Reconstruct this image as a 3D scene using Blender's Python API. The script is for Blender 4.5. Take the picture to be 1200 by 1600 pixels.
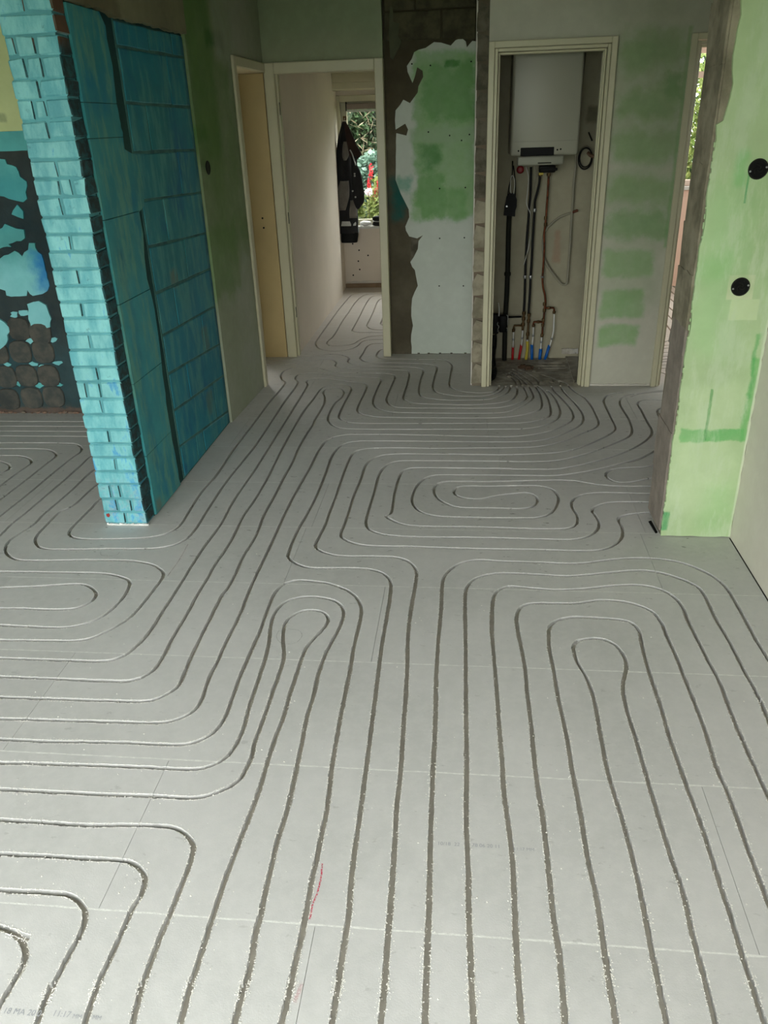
import bpy, bmesh, math, random
from mathutils import Vector, Matrix, noise
from mathutils.geometry import delaunay_2d_cdt, tessellate_polygon
random.seed(7)
scene = bpy.context.scene
COL = scene.collection
for o in list(bpy.data.objects): bpy.data.objects.remove(o)

# ---------------------------------------------------------------- camera
cd = bpy.data.cameras.new('camera'); cam = bpy.data.objects.new('camera', cd); COL.objects.link(cam)
cam.matrix_world = Matrix([[0.994449, -0.015598, 0.104053, 0.0], [0.100184, 0.44254, -0.891135, 0.0], [-0.032148, 0.896613, 0.441647, 1.667], [0, 0, 0, 1]])
cd.sensor_fit = 'HORIZONTAL'; cd.sensor_width = 36; cd.lens = 37.09; cd.clip_start = .05; cd.clip_end = 200
scene.camera = cam

# ---------------------------------------------------------------- sky, daylight, exposure
w = bpy.data.worlds.new('overcast_sky'); scene.world = w; w.use_nodes = True
bg = w.node_tree.nodes['Background']; bg.inputs[0].default_value = (0.99, 0.985, 0.97, 1); bg.inputs[1].default_value = 3.2
def portal(name, loc, rot, sx, sy):
    l = bpy.data.lights.new(name, 'AREA'); l.shape = 'RECTANGLE'; l.size = sx; l.size_y = sy
    l.cycles.is_portal = True
    o = bpy.data.objects.new(name, l); o.location = loc; o.rotation_euler = rot; COL.objects.link(o)
WIN = (-3.9, 0.75, 0.08, 2.15)       # glazed garden front behind the camera: x0, x1, z0, z1
portal('daylight_portal', ((WIN[0]+WIN[1])/2, -.46, (WIN[2]+WIN[3])/2), (math.radians(90), 0, 0), WIN[1]-WIN[0], WIN[3]-WIN[2])
portal('daylight_portal.001', (-.30, 9.22, 1.25), (math.radians(-90), 0, 0), 2.1, 1.25)
portal('daylight_portal.004', (4.06, 7.2, 1.55), (math.radians(90), 0, math.radians(90)), 2.4, 1.3)  # sky through the added side window of the right room, out of view
portal('daylight_portal.003', (3.2, 9.1, 1.6), (math.radians(-90), 0, 0), 1.2, 1.25)  # sky through the added far window of the right room, out of view
portal('daylight_portal.002', (1.97, 9.1, 1.6), (math.radians(-90), 0, 0), .95, 1.25)
vs = scene.view_settings
vs.view_transform = 'Standard'; vs.look = 'None'; vs.gamma = 1; vs.use_curve_mapping = False
vs.exposure = 1.5
scene.cycles.max_bounces = 10; scene.cycles.diffuse_bounces = 7; scene.cycles.transparent_max_bounces = 16
scene.cycles.sample_clamp_indirect = 8

# ---------------------------------------------------------------- helpers
def lin(c):
    return tuple(((v/255)/12.92 if v/255 <= .04045 else ((v/255+.055)/1.055)**2.4) for v in c) + (1,)
def mat_new(name):
    m = bpy.data.materials.new(name); m.use_nodes = True
    return m, m.node_tree, m.node_tree.nodes['Principled BSDF']
class NT:
    def __init__(s, nt): s.nt = nt; s.n = nt.nodes; s.l = nt.links
    def node(s, t, **k):
        n = s.n.new(t)
        for a, b in k.items(): setattr(n, a, b)
        return n
    def put(s, sock, v):
        if isinstance(v, bpy.types.NodeSocket): s.l.new(v, sock)
        else: sock.default_value = v
    def math(s, op, a, b=0.0, clamp=False):
        n = s.node('ShaderNodeMath', operation=op, use_clamp=clamp); s.put(n.inputs[0], a); s.put(n.inputs[1], b); return n.outputs[0]
    def noise(s, vec, scale, detail=4, rough=.6, lac=2.0):
        n = s.node('ShaderNodeTexNoise'); s.l.new(vec, n.inputs['Vector']); n.inputs['Scale'].default_value = scale
        n.inputs['Detail'].default_value = detail; n.inputs['Roughness'].default_value = rough; return n
    def ramp(s, fac, a, b):
        n = s.node('ShaderNodeMapRange', interpolation_type='SMOOTHSTEP'); s.put(n.inputs[0], fac)
        n.inputs[1].default_value = a; n.inputs[2].default_value = b; return n.outputs[0]
    def mix(s, f, a, b, bt='MIX'):
        n = s.node('ShaderNodeMix', data_type='RGBA', blend_type=bt); s.put(n.inputs[0], f); s.put(n.inputs[6], a); s.put(n.inputs[7], b); return n.outputs[2]
    def bump(s, h, strength, dist, bsdf):
        n = s.node('ShaderNodeBump'); n.inputs['Strength'].default_value = strength; n.inputs['Distance'].default_value = dist
        s.put(n.inputs['Height'], h); s.l.new(n.outputs[0], bsdf.inputs['Normal'])
def simple(name, rgb, rough=.6, metal=0, var=.12, vscale=8, bump=0, bscale=60, rand=0, spec=.4, rgb2=None):
    m, nt, b = mat_new(name); N = NT(nt)
    tc = N.node('ShaderNodeTexCoord').outputs['Object']
    c = lin(rgb); nz = N.noise(tc, vscale)
    dark = rgb2 and lin(rgb2) or tuple(v*(1-var*2) for v in c[:3])+(1,)
    col = N.mix(N.ramp(nz.outputs[0], .3, .7), dark, c)
    if rand:
        oi = N.node('ShaderNodeObjectInfo').outputs['Random']
        hs = N.node('ShaderNodeHueSaturation'); N.l.new(col, hs.inputs['Color'])
        N.put(hs.inputs['Value'], N.math('ADD', 1-rand, N.math('MULTIPLY', oi, 2*rand))); col = hs.outputs[0]
    N.l.new(col, b.inputs['Base Color']); b.inputs['Roughness'].default_value = rough; b.inputs['Metallic'].default_value = metal
    b.inputs['Specular IOR Level'].default_value = spec
    if bump: N.bump(N.noise(tc, bscale, 5).outputs[0], bump, .004, b)
    return m
def paint(name, base, layers, plane='xz', rough=.75, mottle=.10, bump=.25, base2=None, streak=None):
    """wall finish: a base colour plus brushed patches, each a rectangle in wall metres with ragged, noisy edges"""
    m, nt, b = mat_new(name); N = NT(nt)
    tc = N.node('ShaderNodeTexCoord').outputs['Object']
    sp = N.node('ShaderNodeSeparateXYZ'); N.l.new(tc, sp.inputs[0])
    U = sp.outputs['X'] if plane == 'xz' else sp.outputs['Y']; Z = sp.outputs['Z']
    big = N.noise(tc, 2.3, 5); fine = N.noise(tc, 14, 6)
    c = lin(base); c2 = lin(base2) if base2 else tuple(v*(1-mottle*2) for v in c[:3])+(1,)
    col = N.mix(N.ramp(big.outputs[0], .32, .68), c2, c)
    dn = {}
    for ly in layers:
        rgb, u0, u1, z0, z1, fe, di, ns, op = ly
        if ns not in dn:
            n = N.noise(tc, ns, 5, .65); s2 = N.node('ShaderNodeSeparateColor'); N.l.new(n.outputs['Color'], s2.inputs[0])
            dn[ns] = (N.math('SUBTRACT', s2.outputs[0], .5), N.math('SUBTRACT', s2.outputs[1], .5), s2.outputs[2])
        a, bb, cc = dn[ns]
        u = N.math('ADD', U, N.math('MULTIPLY', a, di)); z = N.math('ADD', Z, N.math('MULTIPLY', bb, di))
        hu, hz = abs(u1-u0)/2, abs(z1-z0)/2
        du = N.math('SUBTRACT', hu, N.math('ABSOLUTE', N.math('SUBTRACT', u, (u0+u1)/2)))
        dz = N.math('SUBTRACT', hz, N.math('ABSOLUTE', N.math('SUBTRACT', z, (z0+z1)/2)))
        mk = N.math('MULTIPLY', N.ramp(du, -fe/2, fe/2), N.ramp(dz, -fe/2, fe/2))
        mk = N.math('MULTIPLY', mk, N.math('MULTIPLY', op, N.math('ADD', .72, N.math('MULTIPLY', N.ramp(cc, .3, .7), .28))))
        col = N.mix(mk, col, lin(rgb))
    if streak:
        mp = N.node('ShaderNodeMapping'); N.l.new(tc, mp.inputs[0]); mp.inputs['Rotation'].default_value = (.5, .5, .3); mp.inputs['Scale'].default_value = (3.2, 3.2, .8)
        sn_ = N.noise(mp.outputs[0], 4.5, 7, .68); sn2 = N.noise(tc, 1.7, 4, .6)
        col = N.mix(N.math('MULTIPLY', N.ramp(sn_.outputs[0], .46, .62), streak[2]), col, lin(streak[0]))
        col = N.mix(N.math('MULTIPLY', N.ramp(sn2.outputs[0], .52, .66), N.math('MULTIPLY', N.ramp(sn_.outputs[0], .58, .42), streak[2])), col, lin(streak[1]))
    col = N.mix(N.math('MULTIPLY', N.ramp(fine.outputs[0], .35, .75), .16), col, (.9, .95, .9, 1), 'SOFT_LIGHT')
    N.l.new(col, b.inputs['Base Color']); b.inputs['Roughness'].default_value = rough; b.inputs['Specular IOR Level'].default_value = .3
    N.bump(fine.outputs[0], bump, .006, b)
    return m

def tag(o, label=None, cat=None, group=None, kind=None):
    if label: o['label'] = label
    if cat: o['category'] = cat
    if group: o['group'] = group
    if kind: o['kind'] = kind
    return o
def link(name, bm, mat, parent=None, smooth=False, kind=None):
    me = bpy.data.meshes.new(name); bm.to_mesh(me); bm.free()
    for m in (mat if isinstance(mat, (list, tuple)) else [mat]): me.materials.append(m)
    if smooth:
        for p in me.polygons: p.use_smooth = True
    o = bpy.data.objects.new(name, me); COL.objects.link(o)
    if parent:
        o.parent = parent
        pw = Vector((0, 0, 0)); q = parent
        while q: pw += q.location; q = q.parent
        o.location = -pw          # geometry is written in world metres; parents are unrotated
    if kind: o['kind'] = kind
    return o
def thing(name, loc, label, cat, group=None):
    o = bpy.data.objects.new(name, None); COL.objects.link(o); o.location = loc; o.empty_display_size = .1
    return tag(o, label, cat, group)
def BM(): return bmesh.new()
def box(bm, x0, x1, y0, y1, z0, z1, bev=0, seg=1):
    t = bmesh.new(); r = bmesh.ops.create_cube(t, size=1)
    for v in t.verts: v.co = Vector((x0+(v.co.x+.5)*(x1-x0), y0+(v.co.y+.5)*(y1-y0), z0+(v.co.z+.5)*(z1-z0)))
    if bev: bmesh.ops.bevel(t, geom=t.edges[:], offset=bev, segments=seg, affect='EDGES', profile=.5)
    me = bpy.data.meshes.new('t'); t.to_mesh(me); t.free(); bm.from_mesh(me); bpy.data.meshes.remove(me); return bm
def wallbox(bm, axis, a0, a1, z0, z1, t0, t1, holes=()):
    """wall slab with rectangular openings; axis 'x': runs along x, thickness t0..t1 in y"""
    A = sorted({a0, a1, *[min(max(h[i], a0), a1) for h in holes for i in (0, 1)]}); Zs = sorted({z0, z1, *[min(max(h[i], z0), z1) for h in holes for i in (2, 3)]})
    cells = {}
    for i in range(len(A)-1):
        j = 0
        while j < len(Zs)-1:
            k = j
            def inh(q): return any(h[0] <= (A[i]+A[i+1])/2 <= h[1] and h[2] <= (Zs[q]+Zs[q+1])/2 <= h[3] for h in holes)
            if inh(j): j += 1; continue
            while k+1 < len(Zs)-1 and not inh(k+1): k += 1
            if axis == 'x': box(bm, A[i], A[i+1], t0, t1, Zs[j], Zs[k+1])
            else: box(bm, t0, t1, A[i], A[i+1], Zs[j], Zs[k+1])
            j = k+1
    return bm
def prism(bm, poly, plane, t0, t1):
    """poly in (u,z); plane 'xz' -> thickness in y, 'yz' -> thickness in x, 'xy' -> thickness in z"""
    f = {'xz': lambda u, z, t: (u, t, z), 'yz': lambda u, z, t: (t, u, z), 'xy': lambda u, z, t: (u, z, t)}[plane]
    a = [bm.verts.new(f(u, z, t0)) for u, z in poly]; b = [bm.verts.new(f(u, z, t1)) for u, z in poly]
    for tri in tessellate_polygon([[Vector((u, z, 0)) for u, z in poly]]):
        try:
            bm.faces.new([a[i] for i in tri]); bm.faces.new([b[i] for i in reversed(tri)])
        except ValueError: pass
    n = len(poly)
    for i in range(n):
        j = (i+1) % n; bm.faces.new((a[i], a[j], b[j], b[i]))
    bmesh.ops.recalc_face_normals(bm, faces=bm.faces)
    return bm
def ragged(poly, amp=.006, step=.03, seed=1):
    """insert jittered points along a polygon so that broken edges look broken"""
    r = random.Random(seed); out = []
    for i, (a, b) in enumerate(zip(poly, poly[1:]+poly[:1])):
        a = Vector(a); b = Vector(b); n = max(1, int((b-a).length/step)); d = (b-a).normalized(); p = Vector((-d.y, d.x))
        for k in range(n):
            q = a+(b-a)*k/n + (p*r.uniform(-amp, amp) if k else Vector((0, 0))); out.append((q.x, q.y))
    return out
def catmull(pts, n=8, closed=False):
    P = [Vector(p) for p in pts]; out = []
    m = len(P); rng = range(m if closed else m-1)
    for i in rng:
        p1, p2 = P[i], P[(i+1) % m]
        p0 = P[i-1] if (i or closed) else p1*2-p2; p3 = P[(i+2) % m] if (i+2 < m or closed) else p2*2-p1
        for k in range(n):
            t = k/n
            out.append(.5*((2*p1)+(p2-p0)*t+(2*p0-5*p1+4*p2-p3)*t*t+(-p0+3*p1-3*p2+p3)*t**3))
    if not closed: out.append(P[-1])
    return out
def tube(bm, pts, r, seg=10, sm=0, cap=True):
    P = catmull(pts, sm) if sm else [Vector(p) for p in pts]
    R = r if callable(r) else (lambda t: r)
    up = None; rings = []
    for i, p in enumerate(P):
        d = (P[min(i+1, len(P)-1)]-P[max(i-1, 0)]).normalized()
        if up is None: up = d.orthogonal().normalized()
        up = (up-d*up.dot(d)).normalized(); s = d.cross(up)
        rr = R(i/max(1, len(P)-1))
        rings.append([bm.verts.new(p+(up*math.cos(2*math.pi*k/seg)+s*math.sin(2*math.pi*k/seg))*rr) for k in range(seg)])
    for a, b in zip(rings, rings[1:]):
        for k in range(seg): bm.faces.new((a[k], a[(k+1) % seg], b[(k+1) % seg], b[k]))
    if cap: bm.faces.new(rings[0][::-1]); bm.faces.new(rings[-1])
    return bm
def lathe(bm, c, prof, seg=20, axis='z'):
    """prof: (radius, height) pairs round an axis through c"""
    def pt(r, h, a):
        x, y = r*math.cos(a), r*math.sin(a)
        v = {'z': (x, y, h), 'y': (x, h, y), 'x': (h, x, y)}[axis]; return Vector(c)+Vector(v)
    rings = [[bm.verts.new(pt(max(r, 1e-4), h, 2*math.pi*k/seg)) for k in range(seg)] for r, h in prof]
    for a, b in zip(rings, rings[1:]):
        for k in range(seg): bm.faces.new((a[k], a[(k+1) % seg], b[(k+1) % seg], b[k]))
    bm.faces.new(rings[0][::-1]); bm.faces.new(rings[-1])
    bmesh.ops.recalc_face_normals(bm, faces=bm.faces)
    return bm
def loft(bm, rings, close=True):
    V = [[bm.verts.new(p) for p in r] for r in rings]
    n = len(V[0])
    for a, b in zip(V, V[1:]):
        for k in range(n): bm.faces.new((a[k], a[(k+1) % n], b[(k+1) % n], b[k]))
    if close: bm.faces.new(V[0][::-1]); bm.faces.new(V[-1])
    bmesh.ops.recalc_face_normals(bm, faces=bm.faces)
    return bm

# ---------------------------------------------------------------- materials
def mat_board():
    m, nt, b = mat_new('gypsum_fibre_board'); N = NT(nt)
    tc = N.node('ShaderNodeTexCoord').outputs['Object']
    sp = N.node('ShaderNodeSeparateXYZ'); N.l.new(tc, sp.inputs[0])
    geo = N.node('ShaderNodeObjectInfo').outputs['Random']
    n1 = N.noise(tc, 1.6, 5); n2 = N.noise(tc, 26, 6, .7); n3 = N.noise(tc, 260, 3, .7)
    col = N.mix(N.ramp(n1.outputs[0], .3, .7), lin((186, 186, 184)), lin((199, 198, 197)))
    col = N.mix(N.math('MULTIPLY', N.ramp(n2.outputs[0], .35, .7), .35), col, lin((210, 208, 206)))
    # dark scuffs left by boots and tools: small ragged dashes
    mp = N.node('ShaderNodeMapping'); N.l.new(tc, mp.inputs[0]); mp.inputs['Rotation'].default_value = (0, 0, .5); mp.inputs['Scale'].default_value = (1, 2.4, 1)
    sc = N.noise(mp.outputs[0], 17, 5, .68)
    mk = N.ramp(sc.outputs[0], .63, .675)
    col = N.mix(N.math('MULTIPLY', N.math('MULTIPLY', mk, .75), N.math('ADD', .25, N.math('MULTIPLY', N.ramp(sp.outputs['Y'], 2.3, 3.4), .75))), col, lin((96, 95, 90)))
    # grey building dust inside the boiler cupboard and at its threshold
    dn = N.noise(tc, 9, 6, .7)
    zx = N.math('MULTIPLY', N.ramp(sp.outputs['X'], .02, .14), N.math('SUBTRACT', 1, N.ramp(sp.outputs['X'], .74, .86)))
    zy = N.ramp(N.math('ADD', sp.outputs['Y'], N.math('MULTIPLY', dn.outputs[0], .12)), 5.36, 5.44)
    dm = N.math('MULTIPLY', N.math('MULTIPLY', zx, zy), N.math('SUBTRACT', 1, N.ramp(sp.outputs['Y'], 6.1, 6.15)))
    dust = N.mix(N.ramp(dn.outputs[0], .4, .62), lin((118, 112, 98)), lin((180, 174, 160)))
    col = N.mix(N.math('MULTIPLY', dm, .85), col, dust)
    # warmer boards with depth: light from the far rooms put into the colour
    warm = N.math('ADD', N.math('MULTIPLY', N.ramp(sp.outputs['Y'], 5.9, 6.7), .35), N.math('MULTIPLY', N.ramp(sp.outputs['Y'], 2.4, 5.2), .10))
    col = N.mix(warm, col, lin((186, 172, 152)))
    hs = N.node('ShaderNodeHueSaturation'); N.l.new(col, hs.inputs['Color'])
    N.put(hs.inputs['Value'], N.math('ADD', .965, N.math('MULTIPLY', geo, .06)))
    N.l.new(hs.outputs[0], b.inputs['Base Color'])
    b.inputs['Roughness'].default_value = .7; b.inputs['Specular IOR Level'].default_value = .3
    N.bump(N.math('ADD', n3.outputs[0], N.math('MULTIPLY', n2.outputs[0], .6)), .18, .002, b)
    return m
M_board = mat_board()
M_sub = simple('milled_groove_floor', (186, 180, 168), .85, vscale=20, var=.08, bump=.2, bscale=120)
M_filler = simple('dried_white_glue', (226, 226, 222), .7, vscale=60, var=.1, bump=.3, bscale=200)
M_crumb = simple('gypsum_crumb', (232, 229, 222), .85, var=.1)
M_cream = simple('cream_gloss_paint', (214, 204, 168), .38, var=.04, vscale=3, bump=.05, bscale=20)
M_tan = simple('yellowed_lacquer', (192, 170, 122), .4, var=.05, vscale=4)
M_frame = simple('off_white_frame_paint', (194, 189, 160), .4, var=.04, vscale=5, bump=.05, bscale=30)
M_white = simple('white_plaster', (205, 200, 190), .8, var=.05, vscale=3, bump=.2, bscale=40)
M_hall = simple('hall_plaster', (214, 204, 190), .8, var=.04, vscale=2, bump=.15, bscale=30)
M_ceil = simple('ceiling_old_white', (150, 150, 138), .9, var=.03)
M_conc = simple('rough_mortar', (104, 98, 84), .95, var=.25, vscale=16, bump=1.0, bscale=42, rgb2=(72, 68, 56))
M_conc_dark = simple('old_dark_brick', (84, 80, 60), .95, var=.25, vscale=12, bump=.9, bscale=40, rgb2=(60, 56, 42))
M_reveal = simple('raw_screed_edge', (156, 148, 128), .9, var=.2, vscale=9, bump=.9, bscale=30, rgb2=(112, 106, 88))
M_black = simple('black_plastic', (13, 14, 13), .55, var=.1, spec=.15)
M_blackfoam = simple('black_pipe_insulation', (20, 20, 19), .8, var=.2, bump=.3, bscale=90)
M_dgrey = simple('dark_grey_plastic', (34, 35, 30), .6, var=.1, spec=.15)
M_copper = simple('tarnished_copper', (120, 66, 40), .45, metal=.75, var=.25, vscale=30, rgb2=(64, 38, 24))
M_brass = simple('old_brass', (98, 76, 46), .5, metal=.6, var=.2, vscale=30)
M_steel = simple('dull_steel', (170, 172, 172), .35, metal=.8, var=.1)
M_whiteplastic = simple('white_plastic', (205, 205, 200), .35, var=.03)
M_greyplastic = simple('grey_conduit', (142, 138, 120), .5, var=.06)
M_red = simple('red_sleeve', (178, 20, 24), .45, var=.1)
M_blue = simple('blue_sleeve', (0, 92, 176), .45, var=.1)
M_yellow = simple('yellow_sleeve', (196, 178, 60), .5, var=.12)
M_boiler = simple('boiler_enamel', (158, 156, 140), .35, var=.02, vscale=2)
M_silver = simple('silver_flap', (140, 140, 126), .5, metal=.1, var=.04)
def mat_glass():
    m = bpy.data.materials.new('window_glass'); m.use_nodes = True; nt = m.node_tree; nt.nodes.clear(); N = NT(nt)
    o = N.node('ShaderNodeOutputMaterial'); t = N.node('ShaderNodeBsdfTransparent'); t.inputs[0].default_value = (.96, .98, .97, 1)
    g = N.node('ShaderNodeBsdfGlossy'); g.inputs['Roughness'].default_value = .02; mx = N.node('ShaderNodeMixShader'); mx.inputs[0].default_value = .06
    N.l.new(t.outputs[0], mx.inputs[1]); N.l.new(g.outputs[0], mx.inputs[2]); N.l.new(mx.outputs[0], o.inputs[0]); return m
M_glass = mat_glass()

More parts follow.
